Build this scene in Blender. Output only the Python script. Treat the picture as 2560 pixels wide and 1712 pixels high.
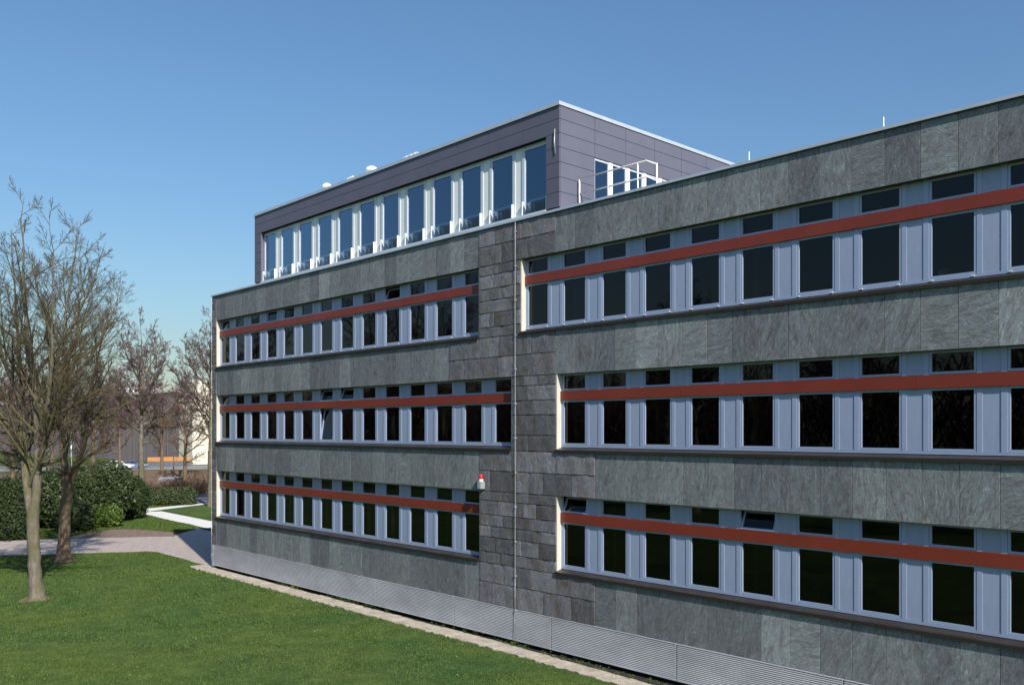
import bpy, math, random
import numpy as np
from mathutils import Vector, Matrix

# ---------------------------------------------------------------- scene, camera, sky, sun, exposure
for o in list(bpy.data.objects):
    bpy.data.objects.remove(o)
scene = bpy.context.scene
COL = scene.collection
rng = np.random.default_rng(11)
random.seed(11)

F_PX, YAW = 2249.2, math.radians(47.07)       # focal length in photo pixels, turn to the left of the wall's normal
CAM = np.array([18.207, -19.018, 6.55])
HOR = 1074.4                                   # horizon row in the photograph (2560 x 1712)
FWD = np.array([-math.sin(YAW), math.cos(YAW), 0.0])
RGT = np.array([math.cos(YAW), math.sin(YAW), 0.0])
UP = np.array([0.0, 0.0, 1.0])

cd = bpy.data.cameras.new('camera')
cam = bpy.data.objects.new('camera', cd)
COL.objects.link(cam)
cam.location = CAM
cam.rotation_euler = (math.radians(90), 0, YAW)
cd.sensor_fit = 'HORIZONTAL'
cd.sensor_width = 36.0
cd.lens = 36.0 * F_PX / 2560
cd.shift_y = (HOR - 856) / 2560
cd.clip_start, cd.clip_end = 0.1, 9000
scene.camera = cam

SUN_EL = math.radians(36.4)
SUN_AZ = math.atan2(0.96, -0.281)              # clockwise from +Y
world = bpy.data.worlds.new('World')
scene.world = world
world.use_nodes = True
wn = world.node_tree
wn.nodes.clear()
sky = wn.nodes.new('ShaderNodeTexSky')
sky.sky_type = 'NISHITA'
sky.sun_disc = False
sky.sun_elevation = SUN_EL
sky.sun_rotation = SUN_AZ
sky.altitude = 0
sky.air_density = 1.6
sky.dust_density = 1.0
sky.ozone_density = 9.5
bg = wn.nodes.new('ShaderNodeBackground')
bg.inputs['Strength'].default_value = 0.100
wo = wn.nodes.new('ShaderNodeOutputWorld')
wn.links.new(sky.outputs[0], bg.inputs[0])
wn.links.new(bg.outputs[0], wo.inputs[0])

sd = bpy.data.lights.new('sun', 'SUN')
sd.energy = 5.0
sd.angle = math.radians(0.55)
sd.color = (1.0, 0.95, 0.86)
sun = bpy.data.objects.new('sun', sd)
COL.objects.link(sun)
sdir = Vector((math.sin(SUN_AZ) * math.cos(SUN_EL), math.cos(SUN_AZ) * math.cos(SUN_EL), math.sin(SUN_EL)))
sun.rotation_euler = sdir.to_track_quat('Z', 'Y').to_euler()
sun.location = (30, -30, 40)

scene.view_settings.view_transform = 'Standard'
scene.view_settings.look = 'None'
scene.view_settings.exposure = 0.32
scene.view_settings.gamma = 1.0
scene.view_settings.use_curve_mapping = False
scene.render.engine = 'CYCLES'
scene.render.resolution_x, scene.render.resolution_y = 1024, 684
scene.cycles.max_bounces = 8
scene.cycles.transparent_max_bounces = 16


# ---------------------------------------------------------------- pixel helpers
def ray(x, y):
    return FWD + (x - 1280) / F_PX * RGT - (y - HOR) / F_PX * UP

def at_y(x, y, Y):                             # point on the wall plane y = Y
    r = ray(x, y)
    return CAM + r * ((Y - CAM[1]) / r[1])

def at_g(x, y, z=0.0):                         # point on level ground
    r = ray(x, y)
    return CAM + r * ((z - CAM[2]) / r[2])

def at_d(x, y, d):                             # point at depth d
    return CAM + ray(x, y) * d

def gnd(x, d):                                 # ground point under photo column x at depth d
    q = CAM + (FWD + (x - 1280) / F_PX * RGT) * d
    return np.array([q[0], q[1], 0.0])


# ---------------------------------------------------------------- materials
MATS = {}

class NT:
    def __init__(self, name):
        m = bpy.data.materials.new(name)
        m.use_nodes = True
        self.m, self.t = m, m.node_tree
        self.b = self.t.nodes['Principled BSDF']
        self.out = self.t.nodes['Material Output']
        MATS[name] = m
    def n(self, typ, **kw):
        nd = self.t.nodes.new(typ)
        for k, v in kw.items():
            setattr(nd, k, v)
        return nd
    def l(self, a, b):
        self.t.links.new(a, b)
    def noise(self, vec, scale, detail=5, rough=0.6, dist=0.0):
        nd = self.n('ShaderNodeTexNoise')
        nd.inputs['Scale'].default_value = scale
        nd.inputs['Detail'].default_value = detail
        nd.inputs['Roughness'].default_value = rough
        nd.inputs['Distortion'].default_value = dist
        if vec is not None:
            self.l(vec, nd.inputs['Vector'])
        return nd.outputs['Fac']
    def ramp(self, fac, stops):
        nd = self.n('ShaderNodeValToRGB')
        e = nd.color_ramp.elements
        while len(e) < len(stops):
            e.new(0.5)
        for el, (p, c) in zip(e, stops):
            el.position = p
            el.color = (*c, 1) if len(c) == 3 else c
        self.l(fac, nd.inputs[0])
        return nd.outputs[0]
    def mapping(self, vec, scale=(1, 1, 1), rot=(0, 0, 0)):
        nd = self.n('ShaderNodeMapping')
        nd.inputs['Scale'].default_value = scale
        nd.inputs['Rotation'].default_value = rot
        self.l(vec, nd.inputs['Vector'])
        return nd.outputs[0]
    def coord(self, which='Object'):
        return self.n('ShaderNodeTexCoord').outputs[which]
    def math(self, op, a, b=None):
        nd = self.n('ShaderNodeMath', operation=op)
        for i, v in enumerate((a, b)):
            if v is None:
                continue
            if isinstance(v, (int, float)):
                nd.inputs[i].default_value = v
            else:
                self.l(v, nd.inputs[i])
        return nd.outputs[0]
    def mix(self, fac, a, b, mode='MIX'):
        nd = self.n('ShaderNodeMix', data_type='RGBA', blend_type=mode)
        for i, v in ((0, fac), (6, a), (7, b)):
            if isinstance(v, (int, float)):
                nd.inputs[i].default_value = v
            elif isinstance(v, tuple):
                nd.inputs[i].default_value = (*v, 1)
            else:
                self.l(v, nd.inputs[i])
        return nd.outputs[2]
    def bump(self, h, strength=0.4, dist=0.01):
        nd = self.n('ShaderNodeBump')
        nd.inputs['Strength'].default_value = strength
        nd.inputs['Distance'].default_value = dist
        self.l(h, nd.inputs['Height'])
        self.l(nd.outputs[0], self.b.inputs['Normal'])
    def set(self, rough=None, metal=None, spec=None):
        if rough is not None: self.b.inputs['Roughness'].default_value = rough
        if metal is not None: self.b.inputs['Metallic'].default_value = metal
        if spec is not None: self.b.inputs['Specular IOR Level'].default_value = spec
    def color(self, c):
        if isinstance(c, tuple):
            self.b.inputs['Base Color'].default_value = (*c, 1)
        else:
            self.l(c, self.b.inputs['Base Color'])


def random_vec(t):                              # object coordinates shifted by the object's random number
    oi = t.n('ShaderNodeObjectInfo')
    rnd = oi.outputs['Random']
    v = t.coord('Object')
    off = t.n('ShaderNodeCombineXYZ')
    t.l(t.math('MULTIPLY', rnd, 137.0), off.inputs[0])
    t.l(t.math('MULTIPLY', rnd, 71.0), off.inputs[1])
    t.l(t.math('MULTIPLY', rnd, 211.0), off.inputs[2])
    rot = t.n('ShaderNodeVectorRotate', rotation_type='Y_AXIS')
    t.l(v, rot.inputs['Vector'])
    return rnd, v, rot, off


def mat_slab():
    t = NT('green_quartzite')
    rnd, v, rot, off = random_vec(t)
    w = t.math('FRACT', t.math('MULTIPLY', rnd, 17.31))
    # most slabs have upright grain, some lie crosswise or slanted
    ang = t.math('ADD', t.math('MULTIPLY', t.math('GREATER_THAN', w, 0.74), 1.35), t.math('MULTIPLY', t.math('SUBTRACT', w, 0.5), 0.9))
    t.l(ang, rot.inputs['Angle'])
    add = t.n('ShaderNodeVectorMath', operation='ADD')
    t.l(rot.outputs[0], add.inputs[0]); t.l(off.outputs[0], add.inputs[1])
    vec = add.outputs[0]
    streak = t.noise(t.mapping(vec, (4.2, 1, 1.5)), 2.0, 11, 0.74, 2.2)
    patch = t.noise(t.mapping(vec, (2.6, 1, 0.8)), 1.9, 6, 0.68, 1.6)
    fine = t.noise(t.mapping(vec, (60, 60, 14)), 1.6, 3, 0.7, 0.3)
    base = t.ramp(streak, [(0.28, (0.095, 0.099, 0.106)), (0.44, (0.160, 0.170, 0.179)), (0.58, (0.207, 0.223, 0.232)), (0.74, (0.39, 0.44, 0.455))])
    tint = t.ramp(patch, [(0.30, (0.60, 0.57, 0.53)), (0.46, (0.92, 0.91, 0.90)), (0.60, (1.05, 1.10, 1.08)), (0.76, (1.35, 1.55, 1.52))])
    c = t.mix(1.0, base, tint, 'MULTIPLY')
    c = t.mix(1.0, c, t.ramp(fine, [(0.3, (0.66, 0.66, 0.66)), (0.7, (1.3, 1.3, 1.3))]), 'MULTIPLY')
    w2 = t.math('FRACT', t.math('MULTIPLY', rnd, 53.77))
    c = t.mix(1.0, c, t.ramp(w2, [(0.0, (0.76, 0.75, 0.78)), (0.5, (0.97, 0.97, 0.97)), (0.92, (1.14, 1.15, 1.13)), (1.0, (1.5, 1.5, 1.48))]), 'MULTIPLY')
    t.color(c)
    t.set(rough=0.62, spec=0.35)
    t.bump(t.math('ADD', t.math('MULTIPLY', streak, 1.0), t.math('MULTIPLY', fine, 0.35)), 0.55, 0.014)

def mat_rough():
    t = NT('split_slate')
    rnd, v, rot, off = random_vec(t)
    t.l(t.math('MULTIPLY', t.math('SUBTRACT', rnd, 0.5), 0.8), rot.inputs['Angle'])
    add = t.n('ShaderNodeVectorMath', operation='ADD')
    t.l(rot.outputs[0], add.inputs[0]); t.l(off.outputs[0], add.inputs[1])
    vec = add.outputs[0]
    st = t.noise(t.mapping(vec, (8, 3, 2.2)), 2.4, 8, 0.74, 1.0)
    pa = t.noise(vec, 2.2, 4, 0.6, 0.4)
    c = t.ramp(st, [(0.26, (0.078, 0.076, 0.083)), (0.46, (0.140, 0.137, 0.150)), (0.62, (0.190, 0.187, 0.202)), (0.76, (0.40, 0.395, 0.41))])
    c = t.mix(1.0, c, t.ramp(pa, [(0.30, (0.88, 0.78, 0.64)), (0.52, (1, 1, 1)), (0.8, (1.12, 1.12, 1.2))]), 'MULTIPLY')
    w2 = t.math('FRACT', t.math('MULTIPLY', rnd, 31.7))
    c = t.mix(1.0, c, t.ramp(w2, [(0.0, (0.66, 0.65, 0.64)), (1.0, (1.30, 1.30, 1.33))]), 'MULTIPLY')
    t.color(c)
    t.set(rough=0.7, spec=0.3)
    t.bump(t.math('ADD', st, t.math('MULTIPLY', t.noise(vec, 22, 4, 0.6), 0.5)), 0.9, 0.022)

def mat_simple(name, c, rough=0.5, metal=0.0, spec=0.5, var=0.0, vscale=3.0, bump=0.0, bscale=40, stretch=(1, 1, 1)):
    t = NT(name)
    v = t.mapping(t.coord('Object'), stretch)
    if var > 0:
        f = t.noise(v, vscale, 6, 0.6, 0.2)
        lo = tuple(x * (1 - var) for x in c); hi = tuple(x * (1 + var) for x in c)
        t.color(t.ramp(f, [(0.3, lo), (0.7, hi)]))
    else:
        t.color(c)
    if bump > 0:
        t.bump(t.noise(v, bscale, 4, 0.6), bump, 0.01)
    t.set(rough, metal, spec)
    return t

def mat_glass(name, tint, refl, ior=1.5, gcol=(1, 1, 1)):
    t = NT(name)
    t.t.nodes.remove(t.b)
    tr = t.n('ShaderNodeBsdfTransparent'); tr.inputs[0].default_value = (*tint, 1)
    gl = t.n('ShaderNodeBsdfGlossy'); gl.inputs['Roughness'].default_value = 0.012
    gl.inputs['Color'].default_value = (*gcol, 1)
    # old float glass waves a little from pane to pane
    oi = t.n('ShaderNodeObjectInfo')
    v = t.coord('Object')
    off = t.n('ShaderNodeVectorMath', operation='ADD')
    cx = t.n('ShaderNodeCombineXYZ'); t.l(t.math('MULTIPLY', oi.outputs['Random'], 90.0), cx.inputs[0])
    t.l(v, off.inputs[0]); t.l(cx.outputs[0], off.inputs[1])
    bp = t.n('ShaderNodeBump'); bp.inputs['Strength'].default_value = 0.25; bp.inputs['Distance'].default_value = 0.004
    t.l(t.noise(off.outputs[0], 1.7, 2, 0.4), bp.inputs['Height'])
    t.l(bp.outputs[0], gl.inputs['Normal'])
    fr = t.n('ShaderNodeFresnel'); fr.inputs['IOR'].default_value = ior
    mx = t.n('ShaderNodeMixShader')
    t.l(t.math('MULTIPLY', fr.outputs[0], refl), mx.inputs[0])
    t.l(tr.outputs[0], mx.inputs[1]); t.l(gl.outputs[0], mx.inputs[2])
    t.l(mx.outputs[0], t.out.inputs['Surface'])

def mat_ground(name, stops, scale, bump=0.3, bscale=30, rough=0.95, speck=None, patch=None, stretch=(1, 1, 1)):
    t = NT(name)
    v = t.mapping(t.coord('Object'), stretch)
    f = t.noise(v, scale, 8, 0.65, 0.3)
    c = t.ramp(f, stops)
    if patch:
        c = t.mix(1.0, c, t.ramp(t.noise(v, patch[0], 3, 0.5, 0.4), patch[1]), 'MULTIPLY')
    if speck:
        c = t.mix(1.0, c, t.ramp(t.noise(v, speck[0], 3, 0.7), speck[1]), 'MULTIPLY')
    t.color(c)
    t.bump(t.noise(v, bscale, 5, 0.7), bump, 0.03)
    t.set(rough, 0, 0.15)

def mat_leaf(name, c0, c1, rough=0.5, spec=0.35):
    t = NT(name)
    v = t.coord('Object')
    f = t.noise(v, 2.2, 5, 0.75)
    g = t.n('ShaderNodeNewGeometry').outputs['Random Per Island']
    k = t.math('ADD', t.math('MULTIPLY', f, 0.55), t.math('MULTIPLY', g, 0.45))
    t.color(t.ramp(k, [(0.25, c0), (0.75, c1)]))
    t.set(rough, 0, spec)
    t.b.inputs['Transmission Weight'].default_value = 0.0

def mat_bark(name, c0, c1, moss, mossamt):
    t = NT(name)
    v = t.coord('Object')
    f = t.noise(t.mapping(v, (9, 9, 2.2)), 1.4, 7, 0.7, 0.4)
    c = t.ramp(f, [(0.3, c0), (0.7, c1)])
    m = t.noise(v, 1.1, 4, 0.6, 0.5)
    c = t.mix(t.ramp(m, [(0.62 - mossamt * 0.3, (0, 0, 0)), (0.78 - mossamt * 0.3, (0.8, 0.8, 0.8))]), c, moss)
    t.color(c)
    t.set(0.9, 0, 0.2)
    t.bump(f, 0.6, 0.02)

mat_slab(); mat_rough()
mat_simple('joint_mortar', (0.055, 0.046, 0.036), 0.95, var=0.3)
mat_simple('concrete', (0.28, 0.27, 0.25), 0.9, var=0.15)
mat_simple('room_paint', (0.30, 0.29, 0.26), 0.9, var=0.08)
mat_simple('room_floor', (0.10, 0.085, 0.07), 0.6, var=0.1)
t = mat_simple('anodised_panel', (0.285, 0.340, 0.475), 0.38, 0.0, 0.6, var=0.10, vscale=1.6, bump=0.04, bscale=4, stretch=(3, 1, 0.6))
mat_simple('anodised_frame', (0.285, 0.345, 0.485), 0.33, 0.0, 0.7, var=0.06, vscale=2)
mat_simple('white_reveal', (0.56, 0.54, 0.47), 0.5, var=0.06, vscale=2.5)
mat_simple('red_enamel', (0.185, 0.030, 0.017), 0.42, 0, 0.45, var=0.10, vscale=0.7)
mat_simple('brown_sill', (0.034, 0.027, 0.024), 0.42, 0.1, 0.5, var=0.25, vscale=1.3, stretch=(0.6, 4, 4))
mat_simple('sill_fascia', (0.020, 0.016, 0.013), 0.6)
mat_simple('grille_metal', (0.56, 0.565, 0.61), 0.42, 0.2, 0.5, var=0.16, vscale=0.5, stretch=(1.2, 1, 3))
mat_simple('grille_back', (0.018, 0.018, 0.02), 0.9)
mat_simple('trench_shade', (0.020, 0.017, 0.013), 0.95, var=0.3)
mat_simple('cap_metal', (0.52, 0.57, 0.63), 0.35, 0.3, 0.5, var=0.08)
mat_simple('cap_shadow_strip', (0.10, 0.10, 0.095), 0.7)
mat_simple('fibre_cement', (0.116, 0.116, 0.160), 0.55, 0, 0.4, var=0.07, vscale=0.9, bump=0.05, bscale=30)
mat_simple('cladding_gap', (0.03, 0.03, 0.033), 0.9)
mat_simple('white_panel', (0.80, 0.82, 0.80), 0.4, var=0.03)
mat_simple('light_frame', (0.56, 0.61, 0.68), 0.35, 0.1, 0.5, var=0.04)
mat_simple('galvanised', (0.62, 0.61, 0.60), 0.45, 0.5, 0.5, var=0.1)
mat_simple('white_paint', (0.80, 0.78, 0.76), 0.45)
mat_simple('pale_plastic', (0.82, 0.80, 0.78), 0.4)
mat_simple('roof_gravel', (0.26, 0.25, 0.23), 0.95, var=0.25, vscale=20)
mat_simple('beacon_grey', (0.30, 0.33, 0.35), 0.45, var=0.06)
t = mat_simple('beacon_red', (0.55, 0.012, 0.012), 0.12, 0, 0.7)
t.b.inputs['Coat Weight'].default_value = 0.6
mat_glass('window_glass', (0.20, 0.20, 0.16), 0.78, 1.5)
mat_glass('penthouse_glass', (0.42, 0.52, 0.70), 3.7, 1.55, (0.58, 0.76, 1.0))
mat_glass('clear_glass', (0.95, 0.98, 0.99), 1.7, 1.5)
mat_simple('curtain_cloth', (0.62, 0.66, 0.62), 0.9, var=0.08, vscale=6, stretch=(8, 8, 0.5))
mat_ground('meadow', [(0.3, (0.050, 0.075, 0.020)), (0.7, (0.085, 0.115, 0.032))], 0.35, patch=(0.03, [(0.35, (0.9, 0.8, 0.7)), (0.65, (1.1, 1.1, 1))]))
mat_ground('turf', [(0.28, (0.037, 0.064, 0.015)), (0.5, (0.064, 0.104, 0.026)), (0.72, (0.102, 0.142, 0.039))], 1.1, 0.7, 26,
           speck=(38, [(0.3, (0.62, 0.62, 0.62)), (0.7, (1.35, 1.35, 1.3))]), patch=(0.22, [(0.34, (0.56, 0.78, 0.88)), (0.52, (1.0, 1.0, 1.0)), (0.72, (1.28, 1.14, 0.90))]))
mat_ground('path_grit', [(0.3, (0.33, 0.275, 0.25)), (0.7, (0.48, 0.405, 0.37))], 3.0, 0.5, 40, speck=(30, [(0.3, (0.75, 0.75, 0.75)), (0.7, (1.2, 1.2, 1.2))]))
mat_ground('soil', [(0.3, (0.13, 0.088, 0.066)), (0.7, (0.31, 0.225, 0.18))], 4.0, 0.9, 14, speck=(25, [(0.3, (0.6, 0.6, 0.6)), (0.7, (1.3, 1.3, 1.3))]))
mat_ground('bank_soil', [(0.3, (0.085, 0.058, 0.042)), (0.7, (0.19, 0.135, 0.10))], 1.2, 0.9, 8)
mat_ground('pale_concrete', [(0.3, (0.62, 0.60, 0.55)), (0.7, (0.72, 0.70, 0.65))], 1.5, 0.15, 20)
mat_ground('kerb_stone', [(0.3, (0.32, 0.275, 0.215)), (0.7, (0.54, 0.48, 0.40))], 2.2, 0.5, 24, speck=(14, [(0.3, (0.75, 0.75, 0.75)), (0.7, (1.15, 1.15, 1.15))]))
mat_ground('asphalt', [(0.3, (0.085, 0.09, 0.105)), (0.7, (0.14, 0.145, 0.165))], 2.0, 0.3, 30)
mat_ground('road_grey', [(0.3, (0.20, 0.19, 0.19)), (0.7, (0.28, 0.265, 0.26))], 0.5, 0.2, 10)
mat_leaf('grass_blade', (0.032, 0.063, 0.013), (0.108, 0.156, 0.040), 0.7, 0.12)
mat_leaf('daisy', (0.6, 0.6, 0.45), (0.8, 0.75, 0.3), 0.6)
mat_leaf('yew_leaf', (0.012, 0.026, 0.008), (0.045, 0.070, 0.018), 0.6, 0.25)
mat_leaf('laurel_leaf', (0.016, 0.032, 0.009), (0.075, 0.100, 0.030), 0.48, 0.35)
mat_leaf('bright_leaf', (0.035, 0.070, 0.010), (0.125, 0.185, 0.030), 0.45, 0.35)
mat_leaf('hedge_leaf', (0.022, 0.038, 0.012), (0.085, 0.100, 0.035), 0.5, 0.3)
mat_bark('bark_grey', (0.075, 0.062, 0.050), (0.235, 0.20, 0.165), (0.105, 0.105, 0.045), 0.6)
mat_bark('bark_brown', (0.085, 0.058, 0.042), (0.25, 0.175, 0.125), (0.11, 0.105, 0.05), 0.45)
mat_bark('bark_limb', (0.060, 0.050, 0.033), (0.155, 0.135, 0.088), (0.095, 0.092, 0.035), 0.6)
mat_bark('twig', (0.055, 0.038, 0.036), (0.115, 0.082, 0.076), (0.085, 0.075, 0.04), 0.3)
mat_bark('twig_red', (0.12, 0.062, 0.075), (0.25, 0.135, 0.155), (0.15, 0.11, 0.08), 0.2)
mat_bark('twig_brown', (0.12, 0.075, 0.045), (0.22, 0.15, 0.10), (0.13, 0.11, 0.06), 0.3)
mat_simple('hall_cladding', (0.24, 0.195, 0.205), 0.6, var=0.14, vscale=0.15, stretch=(3, 1, 0.3))
mat_simple('hall_band', (0.12, 0.075, 0.065), 0.7)
mat_simple('cream_render', (0.72, 0.66, 0.54), 0.85, var=0.05, vscale=0.4)
mat_simple('timber_orange', (0.42, 0.20, 0.065), 0.7, var=0.2, vscale=2, stretch=(0.3, 1, 3))
mat_simple('fence_brown', (0.135, 0.088, 0.062), 0.85, var=0.3, vscale=2, stretch=(0.6, 1, 5))
mat_simple('house_white', (0.74, 0.70, 0.66), 0.85, var=0.04)
mat_simple('roof_tile', (0.20, 0.095, 0.068), 0.85, var=0.2, vscale=1)
mat_simple('dark_glass', (0.03, 0.035, 0.045), 0.08, 0, 0.8)
mat_simple('car_white', (0.70, 0.72, 0.74), 0.2, 0, 0.6)
mat_simple('car_silver', (0.36, 0.41, 0.49), 0.25, 0.3, 0.6)
mat_simple('car_blue', (0.10, 0.14, 0.24), 0.2, 0, 0.6)
mat_simple('tyre', (0.02, 0.02, 0.02), 0.9)
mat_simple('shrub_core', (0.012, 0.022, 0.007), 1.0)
mat_simple('plant_pot', (0.62, 0.62, 0.60), 0.5)


# ---------------------------------------------------------------- mesh helpers
def setup(o, parent=None, label=None, cat=None, group=None, kind=None):
    COL.objects.link(o)
    if parent is not None: o.parent = parent
    if label: o['label'] = label
    if cat: o['category'] = cat
    if group: o['group'] = group
    if kind: o['kind'] = kind
    return o

def empty(name, loc, label, cat, group=None, rz=0.0):
    o = bpy.data.objects.new(name, None)
    o.location = loc
    o.rotation_euler = (0, 0, rz)
    o.empty_display_size = 0.3
    return setup(o, None, label, cat, group)

class MB:
    def __init__(self):
        self.v, self.f, self.mi, self.sm = [], [], [], []
    def face(self, idx, mi=0, smooth=False):
        self.f.append(idx); self.mi.append(mi); self.sm.append(smooth)
    def box(self, x0, x1, y0, y1, z0, z1, mi=0):
        b = len(self.v)
        self.v += [(x0, y0, z0), (x1, y0, z0), (x1, y1, z0), (x0, y1, z0), (x0, y0, z1), (x1, y0, z1), (x1, y1, z1), (x0, y1, z1)]
        for q in ((0, 3, 2, 1), (4, 5, 6, 7), (0, 1, 5, 4), (1, 2, 6, 5), (2, 3, 7, 6), (3, 0, 4, 7)):
            self.face(tuple(b + i for i in q), mi)
        return self
    def frame(self, x0, x1, z0, z1, w, y0, y1, mi=0):     # four butted bars in the x-z plane
        self.box(x0, x0 + w, y0, y1, z0, z1, mi)
        self.box(x1 - w, x1, y0, y1, z0, z1, mi)
        self.box(x0 + w, x1 - w, y0, y1, z0, z0 + w, mi)
        self.box(x0 + w, x1 - w, y0, y1, z1 - w, z1, mi)
        return self
    def tube(self, pts, r, n=8, mi=0, cap=True):
        pts = [Vector(p) for p in pts]
        rr = r if isinstance(r, (list, tuple)) else [r] * len(pts)
        b = len(self.v)
        for i, p in enumerate(pts):
            d = (pts[min(i + 1, len(pts) - 1)] - pts[max(i - 1, 0)]).normalized()
            a = d.cross(Vector((0.31, 0.87, 0.38))).normalized()
            c = d.cross(a)
            for k in range(n):
                t = 2 * math.pi * k / n
                self.v.append(tuple(p + (a * math.cos(t) + c * math.sin(t)) * rr[i]))
        for i in range(len(pts) - 1):
            for k in range(n):
                self.face((b + i * n + k, b + i * n + (k + 1) % n, b + (i + 1) * n + (k + 1) % n, b + (i + 1) * n + k), mi, True)
        if cap:
            self.face(tuple(b + k for k in range(n))[::-1], mi)
            self.face(tuple(b + (len(pts) - 1) * n + k for k in range(n)), mi)
        return self
    def lathe(self, prof, c=(0, 0, 0), n=16, mi=0):        # prof = [(r, z)...]
        b = len(self.v)
        for r, z in prof:
            for k in range(n):
                t = 2 * math.pi * k / n
                self.v.append((c[0] + r * math.cos(t), c[1] + r * math.sin(t), c[2] + z))
        for i in range(len(prof) - 1):
            for k in range(n):
                self.face((b + i * n + k, b + i * n + (k + 1) % n, b + (i + 1) * n + (k + 1) % n, b + (i + 1) * n + k), mi, True)
        self.face(tuple(b + k for k in range(n))[::-1], mi)
        self.face(tuple(b + (len(prof) - 1) * n + k for k in range(n)), mi)
        return self
    def prism(self, poly, y0, y1, mi=0):                   # polygon in x-z extruded along y
        b, n = len(self.v), len(poly)
        self.v += [(x, y0, z) for x, z in poly] + [(x, y1, z) for x, z in poly]
        self.face(tuple(b + i for i in range(n)), mi)
        self.face(tuple(b + n + i for i in range(n))[::-1], mi)
        for i in range(n):
            j = (i + 1) % n
            self.face((b + i, b + n + i, b + n + j, b + j), mi)
        return self
    def mesh(self, name, mats):
        me = bpy.data.meshes.new(name)
        me.from_pydata(self.v, [], self.f)
        for m in ([mats] if isinstance(mats, str) else mats):
            me.materials.append(MATS[m])
        me.polygons.foreach_set('material_index', self.mi)
        me.polygons.foreach_set('use_smooth', self.sm)
        me.update()
        return me
    def build(self, name, mats, parent=None, loc=(0, 0, 0), **kw):
        o = bpy.data.objects.new(name, self.mesh(name, mats))
        o.location = loc
        return setup(o, parent, **kw)

def put(name, me, parent, loc, rot=(0, 0, 0), **kw):
    o = bpy.data.objects.new(name, me)
    o.location = loc
    o.rotation_euler = rot
    return setup(o, parent, **kw)

def mesh_np(name, verts, quads, mats, mi=None, smooth=False, tris=False):
    k = 3 if tris else 4
    me = bpy.data.meshes.new(name)
    verts = np.asarray(verts, dtype=np.float32).reshape(-1, 3)
    quads = np.asarray(quads, dtype=np.int32).reshape(-1, k)
    me.vertices.add(len(verts)); me.vertices.foreach_set('co', verts.ravel())
    me.loops.add(quads.size); me.loops.foreach_set('vertex_index', quads.ravel())
    me.polygons.add(len(quads))
    me.polygons.foreach_set('loop_start', np.arange(0, quads.size, k, dtype=np.int32))
    for m in ([mats] if isinstance(mats, str) else mats):
        me.materials.append(MATS[m])
    if mi is not None:
        me.polygons.foreach_set('material_index', np.asarray(mi, dtype=np.int32))
    me.polygons.foreach_set('use_smooth', np.full(len(quads), smooth))
    me.update(calc_edges=True)
    me.validate()
    return me

def sheet(name, pts, z, mat, thick=None, label=None, cat=None, kind='structure', sub=None):
    pts = [(float(p[0]), float(p[1])) for p in pts]
    c = np.mean(pts, axis=0)
    area = sum(pts[i][0] * pts[(i + 1) % len(pts)][1] - pts[(i + 1) % len(pts)][0] * pts[i][1] for i in range(len(pts)))
    if area < 0: pts = pts[::-1]
    me = bpy.data.meshes.new(name)
    n = len(pts)
    v = [(x - c[0], y - c[1], 0) for x, y in pts]
    f = [tuple(range(n))]
    if thick:
        v += [(x - c[0], y - c[1], -thick) for x, y in pts]
        f += [(i, i + n, (i + 1) % n + n, (i + 1) % n) for i in range(n)]
    me.from_pydata(v, [], f)
    me.materials.append(MATS[mat])
    me.update()
    o = bpy.data.objects.new(name, me)
    o.location = (c[0], c[1], z)
    return setup(o, None, label, cat, None, kind)

def wob(pts, amp, step, seed):                  # a wavy copy of a polyline on the ground
    r = np.random.default_rng(seed)
    out = []
    for a, b in zip(pts[:-1], pts[1:]):
        a, b = np.array(a[:2]), np.array(b[:2])
        n = max(1, int(np.linalg.norm(b - a) / step))
        for i in range(n):
            out.append(a + (b - a) * i / n + r.normal(0, amp, 2))
    out.append(np.array(pts[-1][:2]))
    return out


# ================================================================ GROUND
def G(*ps):
    return [at_g(*p) for p in ps]

sheet('ground', [(3000 * math.cos(a), 3000 * math.sin(a)) for a in np.linspace(0, 2 * math.pi, 48, endpoint=False)], -0.02, 'meadow')

def Z0(x, y):  # zoom window [0,1300,560,1712]
    return (x / 3.805, 1300 + y / 3.805)
path_near = G(Z0(-300, 345), Z0(0, 333), Z0(220, 328), Z0(500, 324), Z0(850, 315), Z0(1200, 303), Z0(1400, 296), Z0(1500, 302), Z0(1650, 345), Z0(1950, 425))
path_far = G(Z0(-300, 205), Z0(0, 195), Z0(270, 186), Z0(560, 172), Z0(1200, 157), Z0(1640, 149))
lawn_poly = wob(path_near, 0.05, 1.0, 3) + [np.array(q) for q in ((-23.7, -0.75), (-23.2, -1.15), (-2.8, -1.10), (3.1, -1.2), (18, -1.4), (40, -1.5), (40, -70), (-80, -70), (-75, -25))]
lawn = sheet('lawn', lawn_poly, 0.0, 'turf')
# asphalt and gravel path that runs past the end of the building
sheet('path', wob(path_far, 0.06, 1.2, 4) + [np.array(q) for q in ((-40, 6.5), (-23.2, 6.5), (-23.2, -0.4))] + wob(path_near[::-1], 0.02, 2.0, 3), -0.008, 'path_grit')
sheet('soil_bed', wob(G(Z0(250, 184), Z0(480, 176), Z0(680, 152), Z0(900, 108), Z0(1100, 84), Z0(1400, 90), Z0(1640, 112)), 0.10, 1.0, 5) + wob(G(Z0(1640, 153), Z0(1200, 161), Z0(560, 176), Z0(250, 190)), 0.08, 1.0, 6), -0.003, 'soil')
far_grass = sheet('verge', [at_g(-120, 1352)[:2]] + wob(G((0, 1351), (100, 1347), (200, 1337), (290, 1322), (430, 1331), (540, 1331)), 0.08, 1.2, 7) + [at_g(560, 1306)[:2]] + [at_g(358, 1285)[:2], at_g(300, 1262)[:2], at_g(-120, 1262)[:2]], -0.012, 'turf')

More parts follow.
